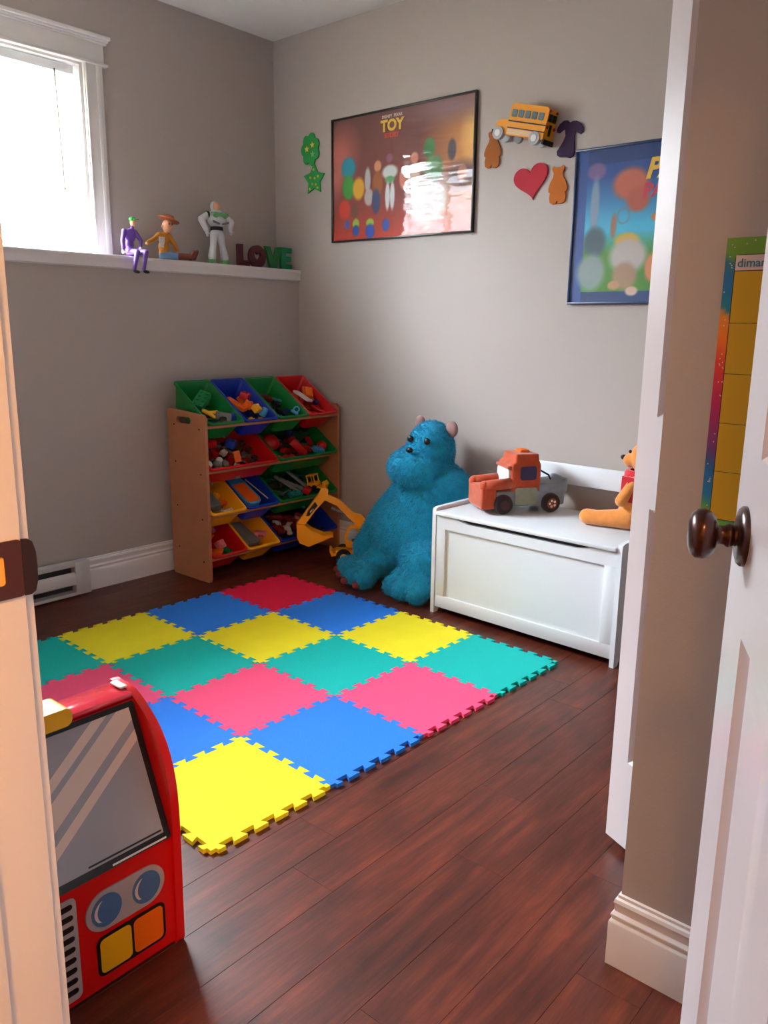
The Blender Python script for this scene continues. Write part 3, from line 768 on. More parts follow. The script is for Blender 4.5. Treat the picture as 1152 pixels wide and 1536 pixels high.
# small yellow loader lying on the toys
ld = empty('toy_loader', label='small yellow toy loader cab above the digger arm in the third tier', cat='toy vehicle')
ld.matrix_world = BINS['3c'][0] @ Matrix.Translation((.095, -.115, -.028)) @ Euler((.1, .75, .35)).to_matrix().to_4x4()
Y_ = mat('toy_digger_yellow', (255, 172, 12), .35)
b = B()
for sx in (-.025, .02):
    for sy in (-.024, .02): b.box(sx, sx+.005, sy, sy+.005, .02, .062)
b.box(-.027, .027, -.026, .027, .060, .067, bev=.002).box(-.03, .03, -.028, .028, 0, .022, bev=.003); b.obj('cab', Y_, ld)
b = B(); b.prism([(-.03, -.01), (-.07, -.02), (-.085, 0), (-.075, .022), (-.068, .02), (-.072, 0), (-.06, -.012), (-.03, .0)], -.025, .025, 'xz'); b.obj('scoop', Y_, ld)
for sx in (-.018, .018): B().cyl((sx, -.034, -.003), (sx, .034, -.003), .013, n=16).obj('wheel', M_BLACK, ld)
# bottom tier
toy('cube', 'teal', '4a', .18, .055, -.045, (.2, .1, .3), 'teal square block high in the red bottom-tier bin', None, 1.2)
toy('cube', 'pink', '4a', .105, .0, -.045, (.1, -.4, .2), 'pink square block in the red bottom-tier bin', None, 1.25)
toy('block', 'green', '4a', .07, -.025, -.060, (0, 0, .5), 'dark green block at the front of the red bottom-tier bin', None)
toy('wedge', 'orange', '4a', .06, .05, -.050, (.1, 0, .7), 'orange wedge at the front left of the red bottom-tier bin', None, 1.2)
b = B(); b.box(-.085, .085, -.045, .045, 0, .030, bev=.003).box(-.08, .08, -.04, .04, .030, .033)
part_of(b, 'toy_box', pm('grey'), '4b', .150, .020, -.070, (.1, .1, .1), 'flat grey box standing in the yellow bottom-tier bin', 'box')
toy('arch', 'pink', '4b', .10, -.055, -.040, (.2, .3, .9), 'pink arched block beside the grey box in the yellow bottom-tier bin', None)
for k, (x, y) in enumerate(((.15, .13), (.10, .11), (.12, .06), (.085, .09))):
    toy('car', 'silver', '4c', x, y, -.035, (.3, .2, k), ['topmost', 'lowest', 'rightmost', 'second lowest'][k]+' silver toy car among dark cars in the wide blue bottom bin', 'silver toy cars in the wide blue bin', .8)
for k, (x, y, a) in enumerate(((.16, .05, .3), (.09, .02, 1.2), (.15, -.02, 2.2), (.19, .11, .9), (.10, .16, .2))):
    toy('car', 'dark red', '4c', x, y, -.028, (.1, .1, a), 'dark red toy car lying '+['upper centre', 'lower centre', 'right of centre', 'highest', 'lowest left'][k]+' on top in the wide blue bottom bin', 'dark red toy cars in the wide blue bin', 1.1)

# ================================================================== TOY EXCAVATOR
ex = empty('toy_excavator', (.625, -.165, 0), -math.radians(135), 'large yellow toy excavator with raised arm in front of the rack', 'toy vehicle')
M_RUB = mat('toy_tyre_black', (20, 19, 20), .7)
for sx in (.085, -.075):
    for sy in (-1, 1):
        wv = B().lathe([(0, -.013), (.026, -.013), (.036, -.015), (.042, -.010), (.042, .010), (.036, .015), (.026, .013), (0, .013)], 26, M=Matrix.Translation((sx, sy*.055, .0425)) @ Matrix.Rotation(PI/2, 4, 'X')).obj('wheel', M_RUB, ex)
        B().cyl((sx, sy*.0665, .0425), (sx, sy*.071, .0425), .021, .018, 22).cyl((sx, sy*.07, .0425), (sx, sy*.075, .0425), .007, n=12).obj('hub', Y_, wv)
b = B(); b.box(-.11, .125, -.038, .038, .045, .075, bev=.004).box(.03, -.03, -.058, .058, .050, .078, bev=.003).prism([(.125, .05), (.150, .045), (.160, .075), (.150, .078), (.140, .062), (.125, .066)], -.055, .055, 'xz'); b.obj('chassis', Y_, ex)
B().cyl((-.01, 0, .074), (-.01, 0, .090), .040, n=24).obj('turntable', M_BLACK, ex)
b = B(); b.prism([(-.125, .092), (.065, .092), (.065, .105), (-.02, .125), (-.03, .155), (-.12, .150), (-.13, .12)], -.050, .050, 'xz'); b.obj('engine_housing', Y_, ex, bevel=.003)
B().box(-.128, -.05, -.052, .052, .092, .104).obj('counterweight', M_BLACK, ex)
cabp = [(-.025, .10), (.072, .10), (.080, .150), (.055, .212), (-.020, .216), (-.030, .16)]
cabh = [(.000, .125), (.062, .125), (.067, .150), (.048, .198), (.000, .200)]
cb = B(); cb.prism(cabp, .012, .018, 'xz', holes=[cabh]).prism(cabp, .048, .054, 'xz', holes=[cabh]).prism([(-.030, .16), (-.025, .10), (-.018, .10), (-.02, .16), (-.012, .208), (.05, .205), (.055, .212), (-.020, .216)], .018, .048, 'xz').box(.066, .072, .018, .048, .10, .125)
cbo = cb.obj('cab', Y_, ex)
B().box(-.005, .04, .020, .046, .10, .135, bev=.004).obj('seat', M_BLACK, cbo)
bo = B(); bo.prism([(-.04, .165), (-.035, .235), (-.01, .262), (.030, .272), (.105, .345), (.165, .372), (.190, .388), (.205, .372), (.195, .350), (.120, .315), (.055, .245), (.02, .215), (.01, .165)], -.022, .008, 'xz'); bo.obj('boom', Y_, ex, bevel=.0025)
for px_, pz_ in ((.02, .245), (.105, .330), (.188, .372)):
    B().cyl((px_, -.027, pz_), (px_, .013, pz_), .009, n=14).obj('pivot_pin', Y_, ex)
sk = B(); sk.prism([(.165, .400), (.180, .418), (.200, .412), (.215, .385), (.330, .225), (.322, .195), (.300, .200), (.235, .290), (.172, .360)], -.024, .020, 'xz', holes=None); sko = sk.obj('stick_arm', Y_, ex, bevel=.0025)
B().prism([(.222, .318), (.236, .340), (.275, .290), (.284, .262), (.268, .262)], .0202, .0216, 'xz').obj('badge', M_BLACK, sko, label='black badge with tiny pale marks')
for k in range(3):
    B().box(.245+k*.007, .249+k*.007, .0216, .0222, .292-k*.006, .302-k*.006).obj('badge_mark', pm('white'), sko)
B().prism([(.29, .215), (.335, .222), (.333, .150), (.320, .118), (.272, .098), (.195, .130), (.150, .150), (.150, .163), (.190, .158), (.255, .185)], -.045, .045, 'xz').obj('bucket', Y_, ex, bevel=.003)
for k in range(4): B().box(.140, .156, -.040+k*.0235, -.030+k*.0235, .148, .158).obj('bucket_tooth', Y_, ex)
B().cyl((.06, -.007, .262), (.150, -.007, .300), .007, n=12).obj('piston', pm('grey'), ex)

# ================================================================== TURQUOISE PLUSH
M_FUR = mat('turquoise_plush', (0, 160, 204), .9, sheen=.15, var=.2, vscale=35, bump=.6, bscale=90)
ps = empty('plush_creature', (1.08, -.28, 0), label='big turquoise furry plush slumped between the rack and white chest', cat='plush toy')
def rel(p): return (p[0]-1.08, p[1]+.28, p[2])
b = B()
b.sph(rel((1.135, -.215, .665)), (.118, .120, .150), 24, R=(0, .12, 0))
b.sph(rel((1.10, -.265, .590)), (.155, .140, .105), 24)
b.sph(rel((1.17, -.21, .50)), (.185, .130, .130), 24)
b.sph(rel((1.12, -.225, .38)), (.19, .135, .17), 24)
b.sph(rel((1.06, -.245, .23)), (.255, .155, .21), 28)
b.sph(rel((1.10, -.20, .12)), (.26, .15, .12), 24)
b.caps(rel((1.03, -.20, .50)), rel((.89, -.24, .33)), .075, .075).caps(rel((.89, -.24, .33)), rel((.79, -.29, .14)), .075, .070)
b.caps(rel((1.29, -.20, .52)), rel((1.32, -.24, .33)), .068, .062)
b.caps(rel((.98, -.28, .14)), rel((.90, -.38, .085)), .095, .070)
for p, rr in (((.735, -.385, .050), .046), ((.800, -.435, .048), .047), ((.880, -.485, .048), .048), ((.965, -.505, .050), .050)): b.caps(rel((.90, -.38, .08)), rel(p), .066, rr)
b.caps(rel((1.15, -.29, .18)), rel((1.24, -.39, .15)), .125, .105)
for p, rr in (((1.135, -.485, .052), .049), ((1.215, -.515, .054), .051), ((1.305, -.515, .054), .050)): b.caps(rel((1.24, -.38, .13)), rel(p), .088, rr)
pb = remeshed(b, .009, 'body', M_FUR, ps, smooth=5)
# flatten everything that would sink into the floor
for v in pb.data.vertices:
    if v.co.z < .004: v.co.z = .004
# fur
me = pb.data; vs = np.array([v.co[:] for v in me.vertices]); 
me.calc_loop_triangles(); tr_ = np.array([t.vertices[:] for t in me.loop_triangles])
A_, B_, C_ = vs[tr_[:, 0]], vs[tr_[:, 1]], vs[tr_[:, 2]]; nr = np.cross(B_-A_, C_-A_); ar = np.linalg.norm(nr, axis=1); nr = nr/ar[:, None]
rng = np.random.default_rng(5); NF = 42000
idx = rng.choice(len(tr_), NF, p=ar/ar.sum()); u_, v_ = rng.random(NF), rng.random(NF); fl_ = u_+v_ > 1; u_[fl_] = 1-u_[fl_]; v_[fl_] = 1-v_[fl_]
P_ = A_[idx]+u_[:, None]*(B_-A_)[idx]+v_[:, None]*(C_-A_)[idx]; n_ = nr[idx]
dr = n_*.55+np.array([0, 0, -.55])+rng.normal(0, .28, (NF, 3)); dr -= n_*np.minimum(0, (dr*n_).sum(1)-.25)[:, None]; dr /= np.linalg.norm(dr, axis=1)[:, None]
sd = np.cross(dr, rng.normal(0, 1, (NF, 3))); sd /= np.linalg.norm(sd, axis=1)[:, None]
ln = rng.uniform(.010, .019, NF)[:, None]
V = np.empty((NF*3, 3)); V[0::3] = P_-sd*.0014; V[1::3] = P_+sd*.0014; V[2::3] = P_+dr*ln; V[:, 2] = np.maximum(V[:, 2], .002)
fm = bpy.data.meshes.new('fur'); fm.from_pydata(V.tolist(), [], np.arange(NF*3).reshape(-1, 3).tolist())
fo = link_mesh('fur', fm, M_FUR, ps); fo['kind'] = 'stuff'
M_EAR = mat('taupe_felt', (150, 116, 112), .9, sheen=.3)
for p0, p1, r in (((1.055, -.185, .765), (1.035, -.180, .815), .026), ((1.225, -.195, .745), (1.250, -.190, .800), .030)):
    e_ = B(); e_.sph(rel(((p0[0]+p1[0]*2)/3, p1[1], (p0[2]+p1[2]*2)/3)), (r*1.15, r*.6, r*1.3), 18); e_.obj('ear', M_EAR, ps, smooth=True, label='taupe felt ear')
for p in ((1.095, -.322, .735), (1.190, -.315, .730)):
    e_ = B().sph(rel(p), (.017, .012, .017), 16).obj('eye', M_BLACK, ps, smooth=True)
B().sph(rel((1.128, -.368, .688)), (.020, .012, .014), 16).obj('nose', M_BLACK, ps, smooth=True)
M_PAD = mat('maroon_felt', (128, 52, 62), .9)
for p in ((.700, -.412, .030), (.770, -.470, .028), (.860, -.528, .028), (.958, -.550, .030)):
    B().sph(rel(p), (.020, .022, .020), 12).obj('toe_tip', M_PAD, ps, smooth=True, label='maroon felt toe tip')

# ================================================================== WHITE CHEST
ch = empty('toy_chest', (1.402, -.538, 0), -.042, 'white wooden toy chest bench with a recessed front panel', 'chest')
CW, CD, CZ = .903, .485, .470
def sidep(x0):
    p = [(0, 0), (.028, 0), (.05, .03), (CD-.05, .03), (CD-.028, 0), (CD, 0), (CD, .49), (.02, .484), (.004, .478), (0, .465)]
    return B().prism(p, x0, x0+.019, 'yz').obj('side_panel', M_CHEST, ch, bevel=.003)
sidep(0); sidep(CW-.019)
# front: stiles and rails around a recessed panel, finger slot under the lid
xa, xb = .020, CW-.020
slotc = [(xa, .448), (xa+.115, .448), (xa+.135, .441), (xa+.175, .4345), (xb-.175, .4345), (xb-.135, .441), (xb-.115, .448), (xb, .448), (xb, .392), (xa, .392)]
B().prism(slotc, .004, .022, 'xz').obj('top_rail', M_CHEST, ch, bevel=.0015)
B().box(xa, xb, .004, .022, .030, .085).obj('bottom_rail', M_CHEST, ch, bevel=.002)
B().box(xa, xa+.050, .004, .022, .085, .392).obj('stile', M_CHEST, ch, bevel=.0015)
B().box(xb-.050, xb, .004, .022, .085, .392).obj('stile', M_CHEST, ch, bevel=.0015)
B().box(xa+.048, xb-.048, .014, .0225, .083, .394).obj('front_panel', M_CHEST, ch)
B().box(xa, xb, .0235, .035, .035, .440).box(xa, xb, CD-.03, CD-.016, .03, .45).box(xa, xb, .0355, CD-.031, .030, .040).obj('carcass', mat('chest_inside', (60, 60, 62), .8), ch)
B().box(xa+.001, xb-.001, -.008, CD-.02, .4515, .470).obj('lid', M_CHEST, ch, bevel=.005, bseg=3)
B().box(.150, CW-.150, CD-.020, CD-.004, .578, .668).obj('back_rail', M_CHEST, ch, bevel=.004)
for xx in (.165, CW-.205): B().box(xx, xx+.04, CD-.0035, CD+.010, .40, .66).obj('rail_post', M_CHEST, ch, bevel=.003)
LIDZ = .470

# ================================================================== PLUSH TRUCK
M_RUST = mat('rust_orange_plush', (188, 74, 34), .95, sheen=.3, var=.3, vscale=28, bump=.3, bscale=120)
M_GB = mat('grey_blue_plush', (134, 148, 160), .95, sheen=.3, var=.25, vscale=26, bump=.3, bscale=120)
M_GG = mat('grey_green_plush', (138, 148, 128), .95, sheen=.3, var=.2, vscale=26)
M_WH = mat('dark_brown_plush', (48, 34, 36), .95, sheen=.2, var=.3, vscale=40)
M_CREAM = mat('cream_felt', (226, 216, 206), .9)
M_NAVY = mat('navy_felt', (52, 48, 86), .8)
tk = empty('plush_truck', (1.665, -.262, LIDZ), math.atan2(-.81, -.58), 'rust orange and grey plush pickup truck on the white chest', 'plush toy')
def soft(name, m, parent, boxes, vox=.006, sm=10, label=None):
    b = B()
    for bx in boxes: b.box(*bx)
    return remeshed(b, vox, name, m, parent, smooth=sm, label=label)
soft('lower_body', M_GB, tk, [(-.185, .135, -.082, .082, .030, .098)], label='grey blue lower body')
soft('bumper', M_RUST, tk, [(.135, .205, -.088, .088, .020, .120)], sm=20)
soft('hood', M_RUST, tk, [(.035, .190, -.062, .062, .085, .118)])
for sy in (-1, 1):
    B().caps((.185, sy*.066, .122), (.065, sy*.066, .132), .024, .024).obj('fender_roll', M_RUST, tk, smooth=True)
soft('cab', M_RUST, tk, [(-.070, .070, -.082, .082, .090, .220), (-.060, .050, -.072, .072, .20, .258)], sm=26)
soft('cargo_bed', M_GB, tk, [(-.195, -.062, -.084, .084, .085, .130), (-.195, -.175, -.084, .084, .11, .150)], label='grey blue cargo bed')
B().caps((-.075, 0, .185), (-.14, 0, .150), .004, .004).caps((-.14, 0, .150), (-.15, 0, .13), .004, .004).obj('tow_boom', M_NAVY, tk, smooth=True)
B().prism(rrect(-.066, .066, .122, .194, .018, 5), .0, .012, 'yz', M=Matrix.Translation((.066, 0, 0))).obj('windshield', M_CREAM, tk, label='cream felt windshield')
B().prism(rrect(-.045, .030, .145, .205, .012, 4), .076, .083, 'xz').obj('side_window', M_NAVY, tk, label='navy felt side window')
B().prism(rrect(-.045, .030, .145, .205, .012, 4), -.083, -.076, 'xz').obj('side_window', M_NAVY, tk, label='navy felt side window')
B().prism(rrect(-.050, .052, .040, .112, .010, 4), .078, .086, 'xz').obj('door_patch', M_GG, tk, label='grey green door patch')
soft('roof_light', mat('orange_felt', (222, 104, 30), .9), tk, [(-.035, .015, -.03, .03, .248, .270)])
soft('visor', M_RUST, tk, [(.040, .085, -.075, .075, .192, .208)])
for sx, rr in ((.105, .043), (-.115, .043)):
    for sy in (-1, 1):
        wv = B().lathe([(0, -.020), (.028, -.022), (rr-.005, -.018), (rr, -.008), (rr, .008), (rr-.005, .018), (.028, .022), (0, .020)], 26, M=Matrix.Translation((sx, sy*.084, rr+.0005)) @ Matrix.Rotation(PI/2, 4, 'X')).obj('wheel', M_WH, tk)
        hb = B(); hb.cyl((sx, sy*.104, rr), (sx, sy*.108, rr), .024, .022, 20)
        hb.obj('hub', mat('rust_hub', (128, 66, 54) if sx < 0 else (70, 42, 42), .8), wv) if sx < 0 else hb.obj('hub', mat('dark_hub', (64, 40, 42), .8), wv)
        if sx < 0:
            for k in range(5):
                a = k*2*PI/5; B().sph((sx+.013*math.cos(a), sy*.108, rr+.013*math.sin(a)), (.0055, .002, .0055), 8).obj('hub_spot', M_CREAM, wv)

# ================================================================== ORANGE BEAR (mostly behind the closet door)
M_BEAR = mat('orange_plush', (226, 140, 58), .95, sheen=.5, var=.15, vscale=40, bump=.4, bscale=150)
be = empty('teddy_bear', (2.215, -.235, LIDZ), label='orange plush bear with a red scarf sitting at the chest end', cat='plush toy')
b = B()
b.sph((.0, 0, .095), (.085, .078, .098), 22).sph((.012, 0, .185), (.062, .062, .075), 20).sph((.015, 0, .290), (.070, .066, .066), 22).sph((-.045, -.012, .275), (.036, .036, .030), 18)
b.sph((.02, -.06, .345), .024, 12).sph((.02, .055, .345), .024, 12)
b.caps((-.02, -.05, .045), (-.150, -.075, .034), .042, .032).caps((-.190, -.078, .034), (-.150, -.075, .034), .033, .032)
b.caps((0, .05, .045), (-.07, .10, .036), .040, .034)
b.caps((.0, -.06, .20), (-.045, -.085, .12), .027, .025).caps((.0, .06, .20), (-.03, .09, .12), .027, .025)
bb_ = remeshed(b, .006, 'body', M_BEAR, be, smooth=6)
for v in bb_.data.vertices:
    if v.co.z < .001: v.co.z = .001
b = B(); b.lathe([(.052, .205), (.066, .202), (.074, .212), (.074, .228), (.066, .240), (.052, .240)], 30).prism([(-.030, .120), (.012, .116), (.016, .215), (-.026, .220)], -.086, -.066, 'xz').prism([(-.062, .130), (-.030, .122), (-.026, .215), (-.058, .218)], -.070, -.052, 'xz')
b.obj('scarf', mat('red_knit', (196, 20, 36), .9, sheen=.3), be, loc=(.003, 0, 0), smooth=.5, bevel=.003, label='red knitted scarf')
B().sph((-.080, -.014, .285), (.012, .014, .010), 14).obj('nose', M_BLACK, be, smooth=True)
for sy in (-.032, .020): B().sph((-.046, sy, .312), .007, 10).obj('eye', M_BLACK, be, smooth=True)

# ================================================================== RED TOY TRUCK FRONT
M_RED = mat('glossy_red_plastic', (214, 10, 12), .22, coat=.5)
tf = empty('toy_truck_front', (2.06, -2.99, 0), label='glossy red toy truck front with printed windshield and headlights', cat='play truck')
TW = .500   # along local +y
prof = [(0, 0), (.192, 0), (.198, .008), (.200, .20), (.200, .28), (.199, .31), (.197, .34), (.193, .368), (.187, .394), (.179, .418), (.168, .440), (.155, .460), (.140, .477), (.122, .492), (.104, .505), (.086, .516), (.070, .524), (.055, .528), (0, .530)]
face = [(.012, .006), (.190, .006), (.190, .262), (.083, .512), (.012, .515)]
B().prism(face, .018, TW-.018, 'xz').obj('shell', M_RED, tf, smooth=.4)
B().prism(prof, 0, .018, 'xz').obj('side_panel', M_RED, tf, bevel=.004, bseg=3, smooth=.6)
B().prism(prof, TW-.018, TW, 'xz').obj('side_panel', M_RED, tf, bevel=.004, bseg=3, smooth=.6)
B().box(.010, .084, .018, TW-.018, .515, .527).obj('roof_strip', mat('pink_sheen_red', (222, 40, 62), .08, coat=1.0), tf, bevel=.004)  # glossy highlight of the top put into a pinker red
# windshield panel lying on the slope
sl0, sl1 = Vector((.1905, 0, .262)), Vector((.0835, 0, .512)); sv = (sl1-sl0); SL = sv.length; sv.normalize(); nv = Vector((sv.z, 0, -sv.x))
if nv.x < 0: nv = -nv
MW = Matrix(((0, sv.x, nv.x, sl0.x), (1, 0, 0, 0), (0, sv.z, nv.z, sl0.z), (0, 0, 0, 1)))   # local u=y, v=up the slope, w=out
M_WGREY = mat('print_windshield_grey', (160, 160, 168), .3); M_WPEACH = mat('print_reflection_stripe', (222, 200, 188), .3); M_WBLACK = mat('print_black', (16, 14, 16), .3); M_PLATE = mat('print_silver_plate', (176, 164, 162), .35)
wsu0, wsu1 = .020, TW-.020
B().prism(rrect(wsu0, wsu1, -.012, SL-.001, .006, 3), .0003, .0030, 'xy', M=MW).obj('windshield_border', M_WBLACK, tf)
wv = B().prism([(wsu0+.012, .004), (wsu1-.014, .004), (wsu1-.014, SL-.012), (wsu0+.012, SL-.012)], .0030, .0038, 'xy', M=MW).obj('windshield', M_WGREY, tf, label='grey printed windshield with pale diagonal stripes')
ua, ub, va, vb = wsu0+.012, wsu1-.014, .004, SL-.012
def stripe(c0, wd):
    # diagonal band: v = c + u*k clipped to the windshield
    k = .70; pts = []
    def clip(poly, f):
        out_ = []
        for i_ in range(len(poly)):
            a, c = poly[i_], poly[(i_+1) % len(poly)]; fa, fc = f(a), f(c)
            if fa >= 0: out_.append(a)
            if fa*fc < 0:
                t = fa/(fa-fc); out_.append((a[0]+(c[0]-a[0])*t, a[1]+(c[1]-a[1])*t))
        return out_
    poly = [(ua, va), (ub, va), (ub, vb), (ua, vb)]
    poly = clip(poly, lambda p: p[1]-(p[0]-ub)*k-c0); poly = clip(poly, lambda p: c0+wd+(p[0]-ub)*k-p[1])
    if len(poly) > 2: B().prism(poly, .0038, .0042, 'xy', M=MW).obj('reflection_stripe', M_WPEACH, wv)
stripe(.294, .022); stripe(.235, .045); stripe(.194, .021)
B().prism([(ub-.115, -.009), (ub+.003, -.009), (ub+.003, -.0055), (ub-.115, -.0055)], .0030, .0036, 'xy', M=MW).obj('highlight_line', pm('white'), tf)
B().prism([(ub-.16, .008), (ub-.004, .008), (ub-.004, .0115), (ub-.16, .0115)], .0039, .0044, 'xy', M=MW).obj('wiper_line', M_WBLACK, tf)
# front-face prints (x = const)
fx = .1902
def YZ(y): return y+2.99
pt = B().prism(rrect(YZ(-2.698), YZ(-2.528), .128, .212, .041, 9), fx, fx+.0025, 'yz').obj('headlight_plate', M_PLATE, tf)
M_LENS = mat('print_blue_lens', (72, 112, 158), .3)
for yc in (YZ(-2.6555), YZ(-2.5695)):
    ln_ = B().prism(ellipse(yc, .169, .0315, .0335), fx+.0025, fx+.0035, 'yz').obj('headlight', M_LENS, tf)
    arc = lambda R_, dy, dz, a0, a1: [(yc+dy+R_*math.cos(math.radians(a)), .169+dz+R_*math.sin(math.radians(a))) for a in np.linspace(a0, a1, 12)]
    B().prism(arc(.026, 0, 0, 115, 225)+arc(.030, .010, 0, 222, 128), fx+.0035, fx+.0040, 'yz').obj('lens_highlight', M_WPEACH, ln_)
B().prism(rrect(YZ(-2.680), YZ(-2.530), .030, .116, .014, 5), fx, fx+.0020, 'yz').obj('lamp_surround', M_WBLACK, tf)
lampl = rrect(YZ(-2.674), YZ(-2.6075), .036, .110, .010, 4); lampr = rrect(YZ(-2.602), YZ(-2.536), .036, .110, .010, 4)
B().prism(lampl, fx+.0020, fx+.0028, 'yz').obj('indicator_lamp', mat('print_amber', (240, 176, 20), .3), tf, label='amber printed lamp')
B().prism(lampr, fx+.0020, fx+.0028, 'yz').obj('indicator_lamp', mat('print_orange', (244, 106, 8), .3), tf, label='orange printed lamp')
B().prism(rrect(YZ(-2.90), YZ(-2.7145), .018, .232, .012, 4), fx, fx+.0020, 'yz').obj('grille_plate', M_PLATE, tf)
for k in range(9):
    z0 = .032+k*.0222
    B().prism(rrect(YZ(-2.888), YZ(-2.722), z0, z0+.0115, .0055, 4), fx+.0020, fx+.0028, 'yz').obj('grille_slot', M_WBLACK, tf)
# mirrored half hidden by the jamb is bounded by the wall: one more lamp group is left out of sight
bc = B(); bc.prism(rrect(YZ(-2.80), YZ(-2.648), .517, .553, .014, 5), .040, .104, 'yz'); bc.obj('roof_beacon', mat('beacon_yellow', (236, 176, 16), .5), tf, bevel=.003, label='yellow roof beacon')
B().box(.020, .060, TW-.030, TW-.014, .529, .534, bev=.002).obj('roof_clip', pm('white'), tf, label='small white roof clip')

# ================================================================== LEDGE FIGURES
LZ = 1.560
M_PURP = mat('purple_suit', (116, 76, 168), .45); M_SKIN = mat('toy_skin', (226, 160, 126), .5); M_PALE = mat('pale_toy_skin', (224, 220, 214), .45)
def fig(name, loc, label, cat='action figure'): return empty(name, loc, label=label, cat=cat)
fx0 = Vector((0, -1.03, LZ)); f1 = fig('action_figure', fx0, 'purple-suited toy figure with green cap sitting on the ledge, legs dangling')
def R1(p): return (p[0]-fx0.x, p[1]-fx0.y, p[2]-fx0.z)
def chainb(b, pts, rs, f, n=12):
    for (p, q_), (r0, r1) in zip(zip(pts, pts[1:]), zip(rs, rs[1:])): b.caps(f(p), f(q_), r0, r1, n)
b = B()
b.sph(R1((-.055, -1.045, 1.660)), (.020, .030, .034), 14).sph(R1((-.052, -1.050, 1.620)), (.017, .021, .030), 14).sph(R1((-.045, -1.052, 1.588)), (.023, .027, .022), 14)
b.caps(R1((-.060, -1.030, 1.685)), R1((-.062, -1.025, 1.700)), .010, .009)
chainb(b, [(-.055, -1.074, 1.680), (-.040, -1.095, 1.635), (-.030, -1.100, 1.595)], [.012, .010, .008], R1)
chainb(b, [(-.062, -1.012, 1.680), (-.040, -.995, 1.640), (-.010, -1.020, 1.605)], [.012, .010, .008], R1)
chainb(b, [(-.035, -1.065, 1.584), (.040, -1.070, 1.580), (.046, -1.095, 1.500)], [.017, .013, .009], R1)
chainb(b, [(-.035, -1.035, 1.584), (.042, -1.025, 1.582), (.048, -1.045, 1.502)], [.017, .013, .009], R1)
remeshed(b, .0035, 'body', M_PURP, f1, smooth=3)
b = B(); b.sph(R1((-.064, -1.018, 1.722)), (.0145, .0145, .020), 18).sph(R1((-.050, -1.012, 1.719)), (.0035, .003, .004), 8); b.obj('head', M_SKIN, f1, smooth=True)
b = B(); b.sph(R1((-.066, -1.020, 1.737)), (.0165, .0165, .0115), 16).box(*(lambda p: (p[0]-.002, p[0]+.014, p[1]-.011, p[1]+.011, p[2]-.002, p[2]+.001))(R1((-.052, -1.013, 1.736)))); b.obj('cap', mat('toy_bright_green', (40, 160, 60), .5), f1, smooth=True, label='bright green cap')
for p in ((-.030, -1.101, 1.583), (-.004, -1.022, 1.598)): B().sph(R1(p), (.008, .0075, .010), 12).obj('hand', M_PALE, f1, smooth=True, label='pale glove')
for p in ((.054, -1.088, 1.490), (.056, -1.038, 1.492)): B().sph(R1(p), (.017, .010, .0075), 12, R=(0, .2, .6)).obj('shoe', M_BLACK, f1, smooth=True, label='black shoe')

f2 = fig('cowboy_doll', (-.06, -.83, LZ), 'cowboy doll with brown hat, yellow shirt and boots sitting on the ledge', 'doll')
def R2(p): return (p[0]+.06, p[1]+.83, p[2]-LZ)
M_SHIRT = mat('ochre_shirt', (206, 136, 40), .8, var=.2, vscale=90); M_JEAN = mat('doll_denim', (100, 134, 176), .8); M_BOOT = mat('doll_boot_brown', (104, 42, 34), .5); M_HAT = mat('doll_hat_brown', (166, 92, 54), .7)
b = B(); b.sph(R2((-.068, -.845, 1.665)), (.022, .030, .032), 14).sph(R2((-.066, -.850, 1.625)), (.024, .029, .035), 14).sph(R2((-.064, -.852, 1.595)), (.024, .028, .022), 14)
chainb(b, [(-.068, -.872, 1.680), (-.066, -.905, 1.656), (-.062, -.940, 1.640)], [.015, .013, .011], R2)
chainb(b, [(-.068, -.818, 1.680), (-.060, -.795, 1.645), (-.050, -.785, 1.612)], [.015, .013, .011], R2)
remeshed(b, .004, 'shirt', M_SHIRT, f2, smooth=3)
B().prism([(-.012, -.02), (.012, -.02), (.016, .03), (-.016, .03)], .020, .024, 'yz', M=Matrix.Translation(R2((-.070, -.872, 1.640)))).obj('vest_flap', pm('white'), f2)
b = B(); chainb(b, [(-.060, -.862, 1.583), (-.030, -.825, 1.582), (-.010, -.800, 1.580)], [.020, .017, .015], R2)
chainb(b, [(-.060, -.840, 1.583), (-.050, -.800, 1.584), (-.035, -.765, 1.584)], [.020, .017, .015], R2); remeshed(b, .004, 'trousers', M_JEAN, f2, smooth=3)
for k, pts in enumerate(([(-.010, -.800, 1.580), (.012, -.765, 1.578), (.016, -.752, 1.577)], [(-.035, -.765, 1.584), (-.012, -.725, 1.583), (-.006, -.715, 1.582)])):
    b = B(); chainb(b, pts, [.0165, .013, .0125], R2); e = pts[-1]; b.caps(R2((e[0], e[1], e[2]-.002)), R2((e[0]+.008, e[1]+.014, e[2]+.028)), .013, .009)
    remeshed(b, .0035, 'boot', M_BOOT, f2, smooth=3)
b = B(); b.sph(R2((-.064, -.825, 1.725)), (.026, .026, .032), 20).sph(R2((-.040, -.815, 1.720)), (.007, .006, .008), 10).sph(R2((-.066, -.852, 1.722)), (.005, .004, .008), 8).caps(R2((-.067, -.838, 1.680)), R2((-.065, -.832, 1.70)), .010, .010); b.obj('head', M_SKIN, f2, smooth=True)
for dy in (-.010, .008): B().sph(R2((-.041, -.820+dy, 1.732)), (.003, .004, .005), 8).obj('eye', pm('brown'), f2, smooth=True)
b = B(); b.lathe([(0, 0), (.030, 0), (.050, .003), (.056, .010), (.054, .012), (.046, .006), (.029, .004), (.027, .022), (.022, .030), (.010, .027), (0, .026)], 26, M=Matrix.Translation(R2((-.067, -.818, 1.748))) @ Euler((-.28, .12, 0)).to_matrix().to_4x4()); b.obj('hat', M_HAT, f2, smooth=True, label='brown brimmed hat')
